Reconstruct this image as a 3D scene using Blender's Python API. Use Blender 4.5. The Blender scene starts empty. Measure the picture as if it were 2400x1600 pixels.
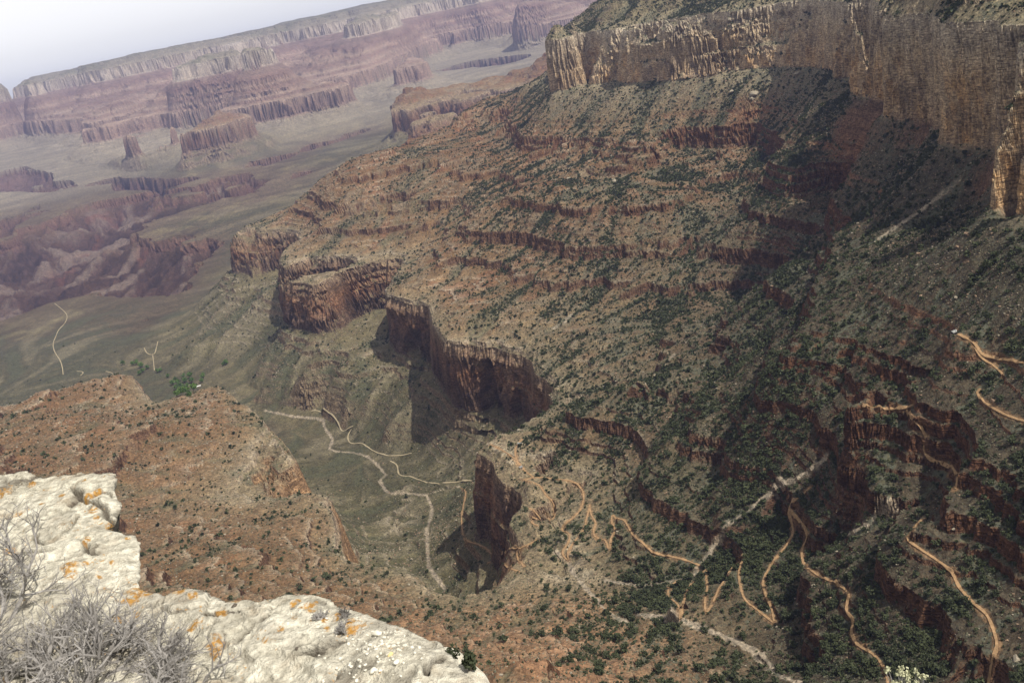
import bpy, bmesh, math, random
import numpy as np
from mathutils import Vector, Matrix
random.seed(7); RNG = np.random.default_rng(11)
sc = bpy.context.scene
COL = sc.collection

# ------------------------------------------------------------------ camera
# metres; x east, y along the view, z = 0 at the eye on the canyon rim
ROLL = math.radians(11.85); PITCH = math.radians(-18.4)
PXF = 35 / 36 * 2400
cam = bpy.data.cameras.new('camera'); camo = bpy.data.objects.new('camera', cam); COL.objects.link(camo)
cam.lens = 35; cam.sensor_width = 36; cam.clip_start = 0.1; cam.clip_end = 60000
camo.matrix_world = Matrix.Rotation(math.pi / 2 + PITCH, 4, 'X') @ Matrix.Rotation(-ROLL, 4, 'Z')
cam.dof.use_dof = True; cam.dof.focus_distance = 900; cam.dof.aperture_fstop = 16
sc.camera = camo

# ------------------------------------------------------------------ light
SUN_EL, SUN_AZ = math.radians(54), math.radians(132)      # azimuth measured from the view direction towards the right
w = bpy.data.worlds.new('World'); sc.world = w; w.use_nodes = True
nt = w.node_tree; bg = nt.nodes['Background']
sky = nt.nodes.new('ShaderNodeTexSky'); sky.sky_type = 'NISHITA'; sky.sun_disc = False
sky.sun_elevation = SUN_EL; sky.sun_rotation = SUN_AZ
sky.altitude = 2100; sky.air_density = 1.0; sky.dust_density = 4.6; sky.ozone_density = 1.0
hs = nt.nodes.new('ShaderNodeHueSaturation'); hs.inputs['Saturation'].default_value = .0      # thin white cloud over the whole sky
nt.links.new(sky.outputs[0], hs.inputs['Color']); nt.links.new(hs.outputs[0], bg.inputs[0]); bg.inputs[1].default_value = 0.15
sun = bpy.data.lights.new('sun', 'SUN'); suno = bpy.data.objects.new('sun', sun); COL.objects.link(suno)
sun.energy = 4.6; sun.angle = math.radians(0.5); sun.color = (1, 0.94, 0.84)
sd = Vector((math.sin(SUN_AZ) * math.cos(SUN_EL), math.cos(SUN_AZ) * math.cos(SUN_EL), math.sin(SUN_EL)))
suno.rotation_euler = sd.to_track_quat('Z', 'Y').to_euler()
sc.view_settings.view_transform = 'Standard'; sc.view_settings.look = 'None'
sc.view_settings.exposure = 0.15; sc.view_settings.gamma = 1
sc.cycles.max_bounces = 6; sc.cycles.volume_bounces = 1; sc.cycles.use_denoising = True

# ------------------------------------------------------------------ helpers
def ray(px, py):
    dx = px - 1200; dy = py - 800
    r = dx * math.cos(ROLL) - dy * math.sin(ROLL); u = -(dx * math.sin(ROLL) + dy * math.cos(ROLL))
    return r, PXF * math.cos(PITCH) - u * math.sin(PITCH), u * math.cos(PITCH) + PXF * math.sin(PITCH)

def sm(a, b, x):
    t = np.clip((x - a) / (b - a), 0, 1); return t * t * (3 - 2 * t)

TAB = RNG.random((256, 256)).astype(np.float32)
def vn(x, y):
    """smooth value noise, -1..1"""
    xi = np.floor(x); yi = np.floor(y); fx = (x - xi).astype(np.float32); fy = (y - yi).astype(np.float32)
    xi = xi.astype(np.int64) & 255; yi = yi.astype(np.int64) & 255
    fx = fx * fx * fx * (fx * (fx * 6 - 15) + 10); fy = fy * fy * fy * (fy * (fy * 6 - 15) + 10)
    x1 = (xi + 1) & 255; y1 = (yi + 1) & 255
    a = TAB[xi, yi]; b = TAB[x1, yi]; c = TAB[xi, y1]; d = TAB[x1, y1]
    return (a + (b - a) * fx + (c - a) * fy + (a - b - c + d) * fx * fy) * 2 - 1
def nz(x, y, L, k=0):
    c, s = math.cos(1.1 * k + .4), math.sin(1.1 * k + .4)
    return vn((x * c - y * s) / L + 31.7 * k + 100, (x * s + y * c) / L + 17.3 * k + 100)

def tag(o, label=None, cat=None, group=None, kind=None):
    if label: o['label'] = label
    if cat: o['category'] = cat
    if group: o['group'] = group
    if kind: o['kind'] = kind
    return o
def mesh_obj(name, co, faces, mat=None, parent=None, smooth=False):
    """co (n,3), faces: (m,3) or (m,4) int array, or a list"""
    me = bpy.data.meshes.new(name)
    co = np.asarray(co, np.float32)
    if isinstance(faces, np.ndarray):
        m, k = faces.shape
        me.vertices.add(len(co)); me.vertices.foreach_set('co', co.ravel())
        me.loops.add(m * k); me.loops.foreach_set('vertex_index', faces.astype(np.int32).ravel())
        me.polygons.add(m); me.polygons.foreach_set('loop_start', np.arange(0, m * k, k, dtype=np.int32))
        me.update(calc_edges=True); me.validate()
    else:
        me.from_pydata([tuple(map(float, c)) for c in co], [], faces)
    me.polygons.foreach_set('use_smooth', np.full(len(me.polygons), smooth)); me.update()
    if mat: me.materials.append(mat)
    o = bpy.data.objects.new(name, me); COL.objects.link(o)
    if parent: o.parent = parent
    return o
def empty(name, loc):
    o = bpy.data.objects.new(name, None); COL.objects.link(o); o.location = loc; o.empty_display_size = .5
    return o

class NB:
    def __init__(s, name, rough=.95, spec=.1):
        s.m = bpy.data.materials.new(name); s.m.use_nodes = True; s.t = s.m.node_tree
        s.b = s.t.nodes['Principled BSDF']; s.b.inputs['Roughness'].default_value = rough
        s.b.inputs['Specular IOR Level'].default_value = spec
        s.pos = s.n('ShaderNodeNewGeometry').outputs['Position']
    def n(s, k, **kw):
        o = s.t.nodes.new(k)
        for a, b in kw.items(): setattr(o, a, b)
        return o
    def put(s, inp, v):
        if hasattr(v, 'is_linked') or isinstance(v, bpy.types.NodeSocket): s.t.links.new(v, inp)
        else: inp.default_value = v
    def noise(s, scale, detail=4, vec=None, rough=.6):
        o = s.n('ShaderNodeTexNoise'); s.put(o.inputs['Vector'], vec or s.pos); o.inputs['Scale'].default_value = scale
        o.inputs['Detail'].default_value = detail; o.inputs['Roughness'].default_value = rough
        return o.outputs['Fac']
    def ramp(s, v, a, b, lo=0., hi=1.):
        o = s.n('ShaderNodeMapRange', clamp=True); s.put(o.inputs[0], v)
        for i, q in enumerate((a, b, lo, hi)): o.inputs[i + 1].default_value = q
        return o.outputs[0]
    def mul(s, a, b, op='MULTIPLY'):
        o = s.n('ShaderNodeMath', operation=op); s.put(o.inputs[0], a); s.put(o.inputs[1], b); return o.outputs[0]
    def mix(s, f, a, b, mode='MIX'):
        o = s.n('ShaderNodeMix', data_type='RGBA', blend_type=mode); s.put(o.inputs[0], f)
        s.put(o.inputs[6], a if not isinstance(a, tuple) else (*a, 1)); s.put(o.inputs[7], b if not isinstance(b, tuple) else (*b, 1))
        return o.outputs[2]
    def bump(s, h, dist, strength=1.):
        o = s.n('ShaderNodeBump'); o.inputs['Distance'].default_value = dist; o.inputs['Strength'].default_value = strength
        s.put(o.inputs['Height'], h); s.put(s.b.inputs['Normal'], o.outputs[0]); return o
    def col(s, c): s.put(s.b.inputs['Base Color'], c if not isinstance(c, tuple) else (*c, 1)); return s.m

# ------------------------------------------------------------------ rock layers
# (elevation of the top of the unit, slope in degrees); stepped profile of the canyon wall
LAY = [(300, 40), (60, 12), (-22, 60), (-40, 76), (-52, 34), (-72, 74), (-86, 34), (-108, 72), (-116, 33), (-140, 84), (-182, 74), (-187, 85),
       (-236, 74), (-241, 86), (-294, 45), (-300, 33), (-378, 60), (-383, 33), (-415, 82), (-424, 48), (-427, 83), (-439, 45), (-443, 84), (-457, 50), (-460, 80),
       (-466, 33), (-486, 80), (-506, 34), (-528, 72), (-533, 34), (-546, 83), (-559, 52), (-562, 82), (-575, 34),
       (-597, 82), (-614, 36), (-626, 70), (-630, 26), (-650, 80), (-658, 60), (-661, 86), (-722, 74), (-727, 87), (-798, 68),
       (-808, 40), (-814, 78), (-826, 35), (-836, 76), (-848, 30), (-886, 70), (-890, 27), (-925, 16), (-950, 3.4), (-985, 77), (-1012, 60), (-1016, 78),
       (-1042, 42), (-1400, 20), (-1500, 20)]
_L = []
for i, (zt, an) in enumerate(LAY):                        # thin beds crop out as low steps on the slopes
    _L.append((zt, an)); nb = LAY[i + 1][0] if i + 1 < len(LAY) else -1500
    if an < 46 and (-330 > zt > -648 or -812 > zt > -900):
        z = zt - random.uniform(5, 10)
        while z - 6 > nb:
            h = random.uniform(1.5, 4.5); _L += [(z, 78), (z - h, an)]; z -= h + random.uniform(6, 15)
LAY = _L
ZL = np.array([l[0] for l in LAY], float)
SL = np.zeros(len(LAY))
for i in range(1, len(LAY)): SL[i] = SL[i - 1] + (ZL[i - 1] - ZL[i]) / math.tan(math.radians(LAY[i - 1][1]))
KEEP = [i for i, l in enumerate(LAY) if not (-415 > l[0] > -650 or -814 > l[0] > -925)]
def S_of(z): return np.interp(-np.asarray(z, float), -ZL, SL)
def Z_step(s): return np.interp(s, SL, ZL)
def Z_soft(s): return np.interp(s, SL[KEEP], ZL[KEEP])
# the layers rise towards the far side of the canyon
RT = np.array([0, 5000, 7500, 9400, 10500, 12500, 15000, 18500.]); ZR = np.array([-650, -650, -615, -540, -490, -400, -225, -195.]); ZT = np.array([-985, -985, -960, -890, -850, -700, -530, -515.])
def KK(r): return (np.interp(r, RT, ZR) - np.interp(r, RT, ZT)) / 335
def OFF(r): return np.interp(r, RT, ZR) + 650 * KK(r)

# closed body of air over the canyon; the far wall fades into it
hz = bpy.data.materials.new('haze_air'); hz.use_nodes = True; ht = hz.node_tree; ht.nodes.clear()
ho = ht.nodes.new('ShaderNodeOutputMaterial'); hv = ht.nodes.new('ShaderNodeVolumePrincipled'); ht.links.new(hv.outputs[0], ho.inputs['Volume'])
hv.inputs['Color'].default_value = (.47, .56, 1, 1); hv.inputs["Density"].default_value = 2.6e-5; hv.inputs['Anisotropy'].default_value = .2
# ------------------------------------------------------------------ survey
# contour lines of the real canyon: (elevation in the layer column, points on the photograph); the distance of each point
# follows from its elevation, so every point below is a place on the map
TR = [
 # limestone rim and buff sandstone cliff
 (-60, (1420,5, 1560,-25, 1700,-50, 1870,-80)), (-85, (2000,-90, 2150,-70, 2300,-60)),
 (-140, (1350,76, 1430,70, 1560,56, 1640,42, 1700,30, 1800,12, 1870,2, 1960,4, 1990,6)), (-147, (2003,30, 2060,34, 2100,30, 2200,22, 2280,24)),
 (-291, (1345,182, 1390,195, 1500,178, 1600,172, 1690,165, 1800,155, 1905,152)), (-318, (1282,170,)),
 (-298, (1942,188, 2030,180, 2046,222, 2150,212, 2240,200, 2298,205)),
 (-350, (1400,255,)), (-352, (1520,248,)), (-350, (1620,235,)), (-348, (1750,225,)), (-335, (1890,265,)), (-322, (2040,305,)), (-330,(2180,262,)), (-330, (2300,290,)), (-342, (2295,370,)), (-346, (2308,460,)),
 # esplanade ledge
 (-335, (1225,200,)), (-400, (1130,237,)),
 (-414, (1070,262, 1130,250, 1195,252, 1213,300, 1228,316, 1340,322, 1450,322, 1500,332, 1545,308, 1600,300, 1700,296, 1780,286, 1835,325, 1850,350)),
 (-414, (1880,392, 1900,384, 1960,380, 2040,392)),
 (-480, (1845,500, 1900,512, 1985,515)),
 (-462, (1240,372, 1340,372, 1450,378, 1560,392, 1620,372, 1700,366)),
 (-445, (990,335,)), (-465, (910,370,)), (-490, (810,380,)), (-520, (760,420,)), (-550, (740,445,)), (-610, (700,500,)), (-640, (690,530,)),
 (-488, (830,415, 900,402, 980,392, 1060,386)), (-548, (780,480, 860,484, 950,482)), (-548,(750,470,)),
 (-503, (1175,482, 1273,495, 1340,506, 1420,508, 1500,500, 1600,488)),
 (-548, (1212,545, 1270,562, 1340,580, 1420,580, 1520,564)), (-550, (1060,470,)), (-500,(1080,420,)),
 (-564, (1495,592, 1560,582, 1680,600)),
 (-598, (1435,655, 1530,663, 1618,672)), (-622, (1640,745,)), (-598, (1680,655, 1820,666)),
 (-600, (900,510,)), (-628, (1000,590,)), (-625, (1100,640,)), (-625, (1200,710,)), (-560, (1150,560,)), (-646, (700,600,)), (-622, (800,565,)), (-590, (750,505,)),
 (-640, (1330,850,)), (-630, (1400,800,)), (-632, (1450,870,)), (-618, (1500,780,)),
 # redwall rim, east side
 (-650, (545,548, 560,541, 600,537, 690,540, 705,549, 690,566, 650,604, 645,613, 665,638, 700,645, 740,655, 770,642, 830,612, 870,600, 920,591, 955,598,
         950,611, 920,650, 900,682, 905,692, 960,702, 1005,712, 1013,727, 1020,757, 1030,778, 1042,797, 1075,802, 1100,793, 1130,806, 1150,798, 1185,813,
         1230,821, 1253,827, 1259,845, 1260,862, 1300,882, 1315,897, 1314,920, 1322,950)),
 (-812, (553,672, 600,668, 690,738, 745,742, 800,722, 1075,962)),
 (-840, (930,860,)), (-830,(1010,880,)), (-835, (1150,1010,)), (-850,(1050,985,)),
 (-940, (440,935, 560,940, 650,938, 740,962, 830,1005, 900,1062, 960,1080)), (-925, (1000,1080,)), (-905, (1060,1080,)),
 (-905, (700,900,)), (-900, (800,960,)), (-895, (600,860,)), (-900, (900,1010,)), (-905, (480,800,)), (-885,(560,760,)), (-925,(420,830,)),
 (-960, (430,905, 300,870, 620,965, 745,975, 770,1045)), (-948, (820,1060, 880,1065)), (-935, (890,1115,)), (-915, (925,1150,)),
 (-905, (1000,1160,)), (-893, (1013,1240,)), (-884, (1000,1305,)), (-872, (1040,1385,)),
 (-945, (700,1060,)), (-935, (720,1120,)), (-925, (800,1180,)), (-905, (880,1260,)), (-870, (940,1330,)), (-880,(850,1270,)),
 # fin and the notch below the lower rest house
 (-655, (1245,985, 1215,1000, 1185,1012, 1150,1035, 1136,1047, 1165,1078, 1200,1116, 1225,1136, 1236,1176, 1230,1200, 1262,1232, 1290,1252, 1298,1275,
         1290,1300, 1258,1315, 1220,1338, 1195,1366, 1130,1392, 1075,1402, 1020,1396)),
 (-852, (1100,1130,)), (-838, (1086,1200,)), (-822, (1092,1268,)), (-797, (1155,1303,)), (-772, (1212,1334,)), (-752, (1228,1300,)), (-705, (1262,1275,)), (-785,(1115,1235,)), (-790,(1160,1265,)),
 # west block
 (-600, (0,960,)), (-618, (140,926,)), (-640, (290,882,)),
 (-650, (308,875, 322,900, 345,933, 372,945)), (-652, (520,906, 560,942, 600,966, 640,1006, 672,1042, 688,1075)), 
 (-655, (640,1010, 615,1035, 600,1080, 575,1130, 568,1150, 600,1172, 650,1165, 700,1155, 770,1165, 785,1220, 800,1290, 820,1320, 900,1332, 960,1345, 1000,1380, 1018,1396)),
 (-705, (645,1130,)), (-695, (612,1157,)), (-705, (798,1255,)),
 (-550, (0,1080,)), (-612, (300,1000,)), (-640, (450,960,)), (-640, (520,1050,)), (-590, (200,1080,)), (-640, (400,1190,)), (-625, (300,1160,)),(-650, (520,1175,)),
 (-590, (500,1300,)), (-540, (400,1400,)), (-625, (700,1280,)), (-570, (620,1400,)), (-630, (850,1380,)), (-570, (850,1480,)), (-620, (1080,1440,)), (-505, (1150,1590,)), (-640,(740,1220,)),
 # lower right: the valley with the switchbacks
 (-568, (1482,932,)), (-586, (1400,958,)), (-600, (1340,984,)), (-620, (1290,1004,)), (-630, (1450,1062,)), (-645, (1375,1078,)), (-642, (1260,1030,)), (-588, (1520,1100,)), (-649, (1400,1110,)), (-652, (1370,1150,)), (-656, (1240,1120,)), (-651, (1300,1060,)),
 (-560, (1620,1050,)), (-568, (1600,960,)), (-575, (1560,900,)), (-565, (1720,900,)), (-555, (1700,1050,)), (-540, (1780,800,)), (-560, (1700,780,)),
 (-520, (1930,1080,)), (-565, (1800,1150,)), (-590, (1700,1210,)), (-625, (1640,1335,)), (-640, (1520,1365,)), (-650, (1420,1360,)), (-656, (1340,1322,)),
 (-645, (1390,1190,)), (-640, (1450,1200,)), (-625, (1500,1270,)),
 (-640, (1400,1400,)), (-630, (1470,1442,)), (-612, (1300,1450,)), (-618, (1550,1430,)), (-600, (1700,1500,)), (-585, (1800,1560,)), (-572, (1900,1600,)),
 (-560, (1600,1560,)), (-502, (1300,1592,)), (-530, (1480,1592,)), (-565, (1850,1195,)), (-590, (1820,1465,)), (-590,(1700,1400,)),
 (-400, (2290,915,)), (-425, (2140,955,)), (-425, (2022,950,)), (-440, (1978,985,)), (-485, (1970,1080,)), (-478,(2040,1120,)), (-450, (2240,1150,)), (-466, (2130,1260,)), (-480, (2260,1400,)), (-500, (2330,1600,)),
 (-510, (2080,1600,)), (-530, (2000,1480,)), (-545, (1885,1335,)), (-490, (2150,1180,)), (-545, (2000,1250,)), (-497, (2120,1400,)), (-503, (2200,1550,)), (-455, (2350,1300,)), (-412, (2400,1100,)), (-480, (2390,1500,)),
 (-415, (1893,742, 1905,700)), (-420, (1890,780, 1960,805, 2050,830, 2130,862)), (-440, (1840,842, 2000,872, 2190,935)), (-480, (1790,935,)), (-490, (1900,985,)), (-505, (1930,1040,)), (-450,(2000,935,)),
 (-395, (2100,760,)), (-365, (2235,782,)), (-366, (2100,650,)), (-354, (2300,700,)), (-338, (2390,700,)), (-400, (1950,622,)), (-345, (2190,560,)), (-350, (2300,560,)), (-328, (2398,560,)),
 (-372, (2060,410,)), (-340, (2150,350,)), (-325, (2250,290,)), (-424, (2000,535,)), (-452, (1860,600,)), (-485, (1790,660,)), (-385,(2330,850,)),
 (-500, (1700,420,)), (-520, (1700,490,)), (-470, (1800,470,)), (-555, (1640,560,)),
 # plateau with the straight trail, and gorge edge
 (-955, (0,880,)), (-948, (60,915,)), (-962, (130,800,)), (-962, (250,790,)), (-960, (330,850,)), (-955,(200,860,)),
 (-980, (2,783, 60,757, 100,738, 140,712, 180,705, 225,708, 238,722, 300,716, 322,735)), (-984, (340,735, 335,770, 300,785)), (-955, (400,745,)), (-970, (440,725,)), (-955, (500,700,)),
 (-982, (352,566, 400,549, 440,544, 475,543, 520,556, 540,560)), (-965, (430,520, 530,505, 600,480, 700,450)), (-978, (392,526, 450,506, 520,481)), (-982, (615,472, 622,450, 670,412, 700,402, 735,400)), (-950,(600,520,)),
 (-1090, (300,600, 420,610)), (-1200, (260,690, 400,700)), (-1120, (0,620, 100,600)), (-1230, (60,690, 0,740)), (-1180, (180,560, 280,540)), (-984, (0,455, 90,460, 105,475, 150,500, 60,540, 0,545)), (-1000,(80,520,)), (-1150,(380,500, 520,480)), (-1330,(300,505, 440,520)),
 (-985, (52,392, 125,405, 130,424, 170,422, 200,436, 262,430, 270,446, 385,446, 400,468, 440,456, 437,430, 550,405, 580,382, 690,357, 720,340, 800,325, 850,305)),
 (-940, (150,375, 300,400, 430,400, 560,370, 640,345)),
 # mid ridge
 (-650, (903,268, 925,246, 985,211, 1020,206, 1026,224, 1062,216)), (-650, (962,292, 985,248, 1070,226, 1200,192)), (-590, (1090,178, 1170,170, 1240,163)), (-520,(1290,135,)), (-930, (850,345, 900,340)), (-950,(740,380,)),
 # buttes and north wall
 (-650, (180,305, 192,299, 270,281)), (-650, (218,302, 232,295, 330,260, 345,254)), (-650, (298,297, 310,288, 383,283, 380,297)), (-650, (365,307, 386,293, 430,290, 442,302)), (-600,(380,257,)),
 (-650, (435,262, 505,249, 516,254, 530,268)), (-650, (530,262, 620,212, 690,190, 705,193, 709,207, 722,198, 775,187, 797,203)), (-650, (800,178, 850,166, 930,140, 950,137, 968,154)),
 (-650, (1152,55, 1210,46, 1216,56)), (-650, (0,292, 45,282, 60,288, 110,290)),
 (-900, (620,330, 660,300, 560,320, 240,350, 420,380, 150,345)), (-915, (790,250, 900,215, 1000,150, 1100,110, 1230,90)), (-980, (1000,170, 1100,140, 1240,125)), (-930,(1020,130,)),
 (-414, (385,190, 500,165, 620,140, 695,128)), 
 (-414, (130,235, 240,205)), (-650, (0,300,)), 
]
# places hidden from the rim: azimuth (degrees), distance, elevation in the layer column
HID = [*[(a, r, z) for a in range(-26, 9, 4) for r, z in ((15950, -40), (15750, -140), (15350, -300), (14950, -414))],
 (-14,13900,-400),(-10.5,13300,-450),(-17.5,13500,-430),(-12,11300,-500),(-20,14200,-500),(-7,12900,-430),(4.4,3950,-345),(4.2,4500,-470),(3.5,5300,-700),(7,4700,-200),(9,4200,-30),(14,3700,-20),(20,2900,-20),(26,2300,-10),(32,1700,-10),(40,1500,-20),
 (1,5200,-560),(-2,5000,-640),(-5,4900,-760),(-8,5000,-830),(-12,5000,-930),(-14.5,4350,-830),(-16,4400,-900),(-15.5,4100,-850),(2,6000,-800),(-1,6100,-930),(8,6500,-700),(6,7400,-900),(12,7000,-600),
 (-24,2900,-900),(-28,2800,-890),(-32,2600,-850),(-21,2700,-915),(-17.5,2450,-930),(-14,2150,-935),(-12,1900,-925),(-9,1700,-900),
 (-36,2200,-600),(-40,1500,-450),(-40,900,-400),(-36,1300,-520),(-30,1000,-470),(-34,700,-400),(-24,800,-480),(-18,650,-440),(-10,600,-440),
 (-40,350,-330),(-30,350,-340),(-20,400,-370),(-10,430,-400),(0,430,-410),(10,430,-420),(20,430,-440),(28,450,-430),(36,500,-440),(44,600,-420),
 (-40,180,-300),(-20,180,-305),(0,180,-310),(20,180,-315),(40,180,-300),(36,800,-340),(40,1000,-300),(34,1350,-120),(44,1300,-60),(30,1500,-100),
 (-5.5,1800,-895),(-2,1700,-830),(0.5,1620,-800),(2.5,1640,-700),(3.8,1560,-650),
 (-32,5500,-1000),(-30,6500,-1250),(-34,7600,-1000),(-24,6200,-1300),(-20,5400,-1150),(-17,5000,-1000),(-28,9500,-1000),(-33,10500,-900),(-38,9500,-950),
 (-30,17800,15),(-20,17800,15),(-10,17800,15),(0,17800,15),(8,17800,15),(20,17000,15),(30,12000,-300),(20,9000,-700),(30,6000,-400),(40,5000,-100),(12,10500,-950),(16,12500,-800),(-38,14500,-500),(4,13500,-500),
 (-40,17500,15),(-38,4500,-950),(-42,3500,-850)]
# near buttress of the sandstone cliff, given by distance
BUT = [(1330,12,3600),(1303,52,3450),(1302,140,3500),(-400,272,16300),(-200,228,16300),(0,186,16300),(200,150,16300),(400,107,16300),(600,63,16300),(800,18,16300),(880,0,16300),(960,-17,16300),(1100,-45,16300),(1300,-85,16300),
 (462,110,12600),(438,130,12450),(500,130,12450),(462,150,12000),(600,101,11850),(582,128,11750),(628,128,11750),(600,150,11300),(545,142,12200),(875,103,14500),(930,95,14500),(950,110,14000),
 (2347,60,1410),(2347,110,1405),(2342,200,1398),(2335,300,1388),(2322,385,1372),(2385,120,1180),(2375,260,1140),(2352,330,1130),(2336,430,1115),(2332,515,1098),(2400,400,1095),(2400,490,1080)]
# ------------------------------------------------------------------ the map: interpolate the survey on a log-polar grid
def zeta_of_z(z, r): return (z - OFF(r)) / KK(r)
def dist_at(px, py, ze):
    a = ray(px, py); t = a[2] / math.hypot(a[0], a[1])
    rr = np.exp(np.linspace(math.log(150), math.log(18000), 4000))
    f = OFF(rr) + KK(rr) * ze - t * rr
    i = np.nonzero(f[1:] * f[:-1] <= 0)[0]
    if not len(i): return None
    i = i[-1 if t > -.012 else 0]; u = f[i] / (f[i] - f[i + 1] + 1e-12)
    return rr[i] + u * (rr[i + 1] - rr[i])
P = []; LOG = []
for ze, fl in TR:
    pts = [(fl[i], fl[i + 1]) for i in range(0, len(fl), 2)]
    last = None
    for p in pts:
        r = dist_at(p[0], p[1], ze)
        if r is None: print('no distance', ze, p); last = None; continue
        a = ray(*p); q = (math.atan2(a[0], a[1]), math.log(r), float(S_of(ze)), ze)
        LOG.append((ze, p, round(r)))
        if last:
            d = math.hypot(q[0] - last[0], q[1] - last[1]); n = min(12, int(d / .012))
            for k in range(1, n + 1):
                u = k / (n + 1); P.append(tuple(last[j] + (q[j] - last[j]) * u for j in range(4)))
        P.append(q); last = q
for az, r, ze in HID: P.append((math.radians(az), math.log(r), float(S_of(ze)), ze))
for px, py, r in BUT:
    a = ray(px, py); z = r * a[2] / math.hypot(a[0], a[1]); P.append((math.atan2(a[0], a[1]), math.log(r), float(S_of(z)), z))
P = np.array(P)
_, ui = np.unique(np.round(P[:, :2] / .0015), axis=0, return_index=True); P = P[np.sort(ui)]
# far away the layers are stretched: keep the run of a slope proportional to what is seen
def rbf_fit(X, v, c=.006, lam=8e-4):
    n = len(X); D = np.sqrt(((X[:, None] - X[None]) ** 2).sum(2) + c * c)
    A = np.zeros((n + 3, n + 3)); A[:n, :n] = -D + lam * np.eye(n); Q = np.c_[np.ones(n), X]; A[:n, n:] = Q; A[n:, :n] = Q.T
    return np.linalg.solve(A, np.r_[v, 0, 0, 0])
def rbf_eval(X, wgt, G, c=.006):
    out = np.empty(len(G)); n = len(X)
    for i in range(0, len(G), 20000):
        g = G[i:i + 20000]
        d = np.sqrt((g[:, 0, None] - X[None, :, 0]) ** 2 + (g[:, 1, None] - X[None, :, 1]) ** 2 + c * c)
        out[i:i + 20000] = -d @ wgt[:n] + wgt[n] + g @ wgt[n + 1:]
    return out
T0, T1, R0, R1 = math.radians(-43), math.radians(46), math.log(150), math.log(18500)
NT, NR = 1700, 2400
W = rbf_fit(P[:, :2], P[:, 2])
ct, cr = 360, 560
gt, gr = np.linspace(T0, T1, ct), np.linspace(R0, R1, cr)
G = np.stack(np.meshgrid(gt, gr, indexing='ij'), -1).reshape(-1, 2)
S0 = rbf_eval(P[:, :2], W, G).reshape(ct, cr)
capz = np.interp(np.degrees(gt), [-23, -18.8, -14.5, -10, -5.3, 0, 6], [-23, -47, -32, -12, 12, 18, 0])[:, None]      # nothing stands above the rim lines
rg = np.exp(gr)[None]; capz = np.where((rg > 9000) & (rg < 14600) & (gt[:, None] < math.radians(4)), -130, np.where(rg > 14600, capz, 400))
S0 = np.maximum(S0, S_of(capz))
def bil(A, i, j):
    i = np.clip(i, 0, A.shape[0] - 1.001); j = np.clip(j, 0, A.shape[1] - 1.001)
    a = i.astype(np.int32); b = j.astype(np.int32); u = (i - a).astype(np.float32); v = (j - b).astype(np.float32)
    return A[a, b] * (1 - u) * (1 - v) + A[a + 1, b] * u * (1 - v) + A[a, b + 1] * (1 - u) * v + A[a + 1, b + 1] * u * v
TH, RH = np.linspace(T0, T1, NT), np.linspace(R0, R1, NR)
II, JJ = np.meshgrid(np.arange(NT), np.arange(NR), indexing='ij')
S = bil(S0, II * (ct - 1) / (NT - 1), JJ * (cr - 1) / (NR - 1))
TT, RR = TH[II], np.exp(RH[JJ]); X, Y = RR * np.sin(TT), RR * np.cos(TT)
# gully field: noise smeared along the fall line
def gullies(wl, length, seed, n=26):
    h1, h2 = NT // 2, NR // 2
    s = S[::2, ::2][:h1, :h2]; dt = (T1 - T0) / (h1 - 1); dr = (R1 - R0) / (h2 - 1)
    g1, g2 = np.gradient(s, dt, dr); m = np.hypot(g1, g2) + 1e-9
    v1 = (g1 / m / dt).astype(np.float32); v2 = (g2 / m / dr).astype(np.float32)
    i0, j0 = np.meshgrid(np.arange(h1, dtype=np.float32), np.arange(h2, dtype=np.float32), indexing='ij')
    src = vn(i0 * dt / wl + seed, j0 * dr / wl + seed) + .5 * vn(i0 * dt / wl * 2.1 + seed, j0 * dr / wl * 2.1 + 9)
    acc = src.copy(); st = length / n
    for sg in (1, -1):
        i, j = i0.copy(), j0.copy()
        for k in range(n // 2):
            a = bil(v1, i, j); b = bil(v2, i, j); i = i + sg * st * a; j = j + sg * st * b; acc += bil(src, i, j)
    acc /= acc.std()
    return bil(acc, II * (h1 - 1) / (NT - 1), JJ * (h2 - 1) / (NR - 1))
GA = gullies(.013, .11, 3.3); GB = gullies(.0045, .05, 71.3)
def pxm(r): return r / 995.0              # metres per picture element at distance r
N = np.zeros_like(S)
for k, (L, A) in enumerate([(2600, 70), (1200, 45), (560, 24), (260, 12), (120, 6), (56, 3.4), (26, 2), (12, 1), (6, .5)]):
    wt = sm(.9, 3, L / pxm(RR)) * (1 - sm(110, 300, L / pxm(RR)))
    n = nz(X, Y, L, k)
    if L > 20: n = 1 - 2.2 * np.abs(n) if k % 2 else n
    N += A * n * wt
ZE0 = Z_step(S); flat = np.clip(sm(-930, -960, ZE0) * sm(-990, -975, ZE0), 0, 1)
near = sm(0, 1, RR / 200 - 1)
cz = sm(-130, -142, ZE0) * sm(-310, -296, ZE0) + sm(-645, -655, ZE0) * sm(-830, -815, ZE0)
gz = sm(-1015, -1060, ZE0)
S += N * (.15 - .08 * cz + .75 * gz) * (1 - .6 * flat) * near
fz = sm(6500, 8500, RR) * (1 - flat)
S += gz * sum(A * (1 - 2.4 * np.abs(nz(X, Y, L, 100 + k))) for k, (L, A) in enumerate([(420, 46), (190, 26), (85, 13), (38, 6)])) + fz * (1 - gz) * sum(A * (1 - 2.4 * np.abs(nz(X, Y, L, 110 + k))) for k, (L, A) in enumerate([(1500, 75), (640, 46), (280, 22), (120, 10)]))
S += (GA * 3.1 + GB * 1.6 * (1 - cz)) * (1 - .8 * cz + 1.1 * gz + .25 * sm(-825, -845, ZE0) * sm(-975, -940, ZE0)) * (1 - .45 * sm(8000, 10500, RR) * (1 - gz)) * (RR / 2200) ** .9 * near * (1 - .3 * flat)
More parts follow.
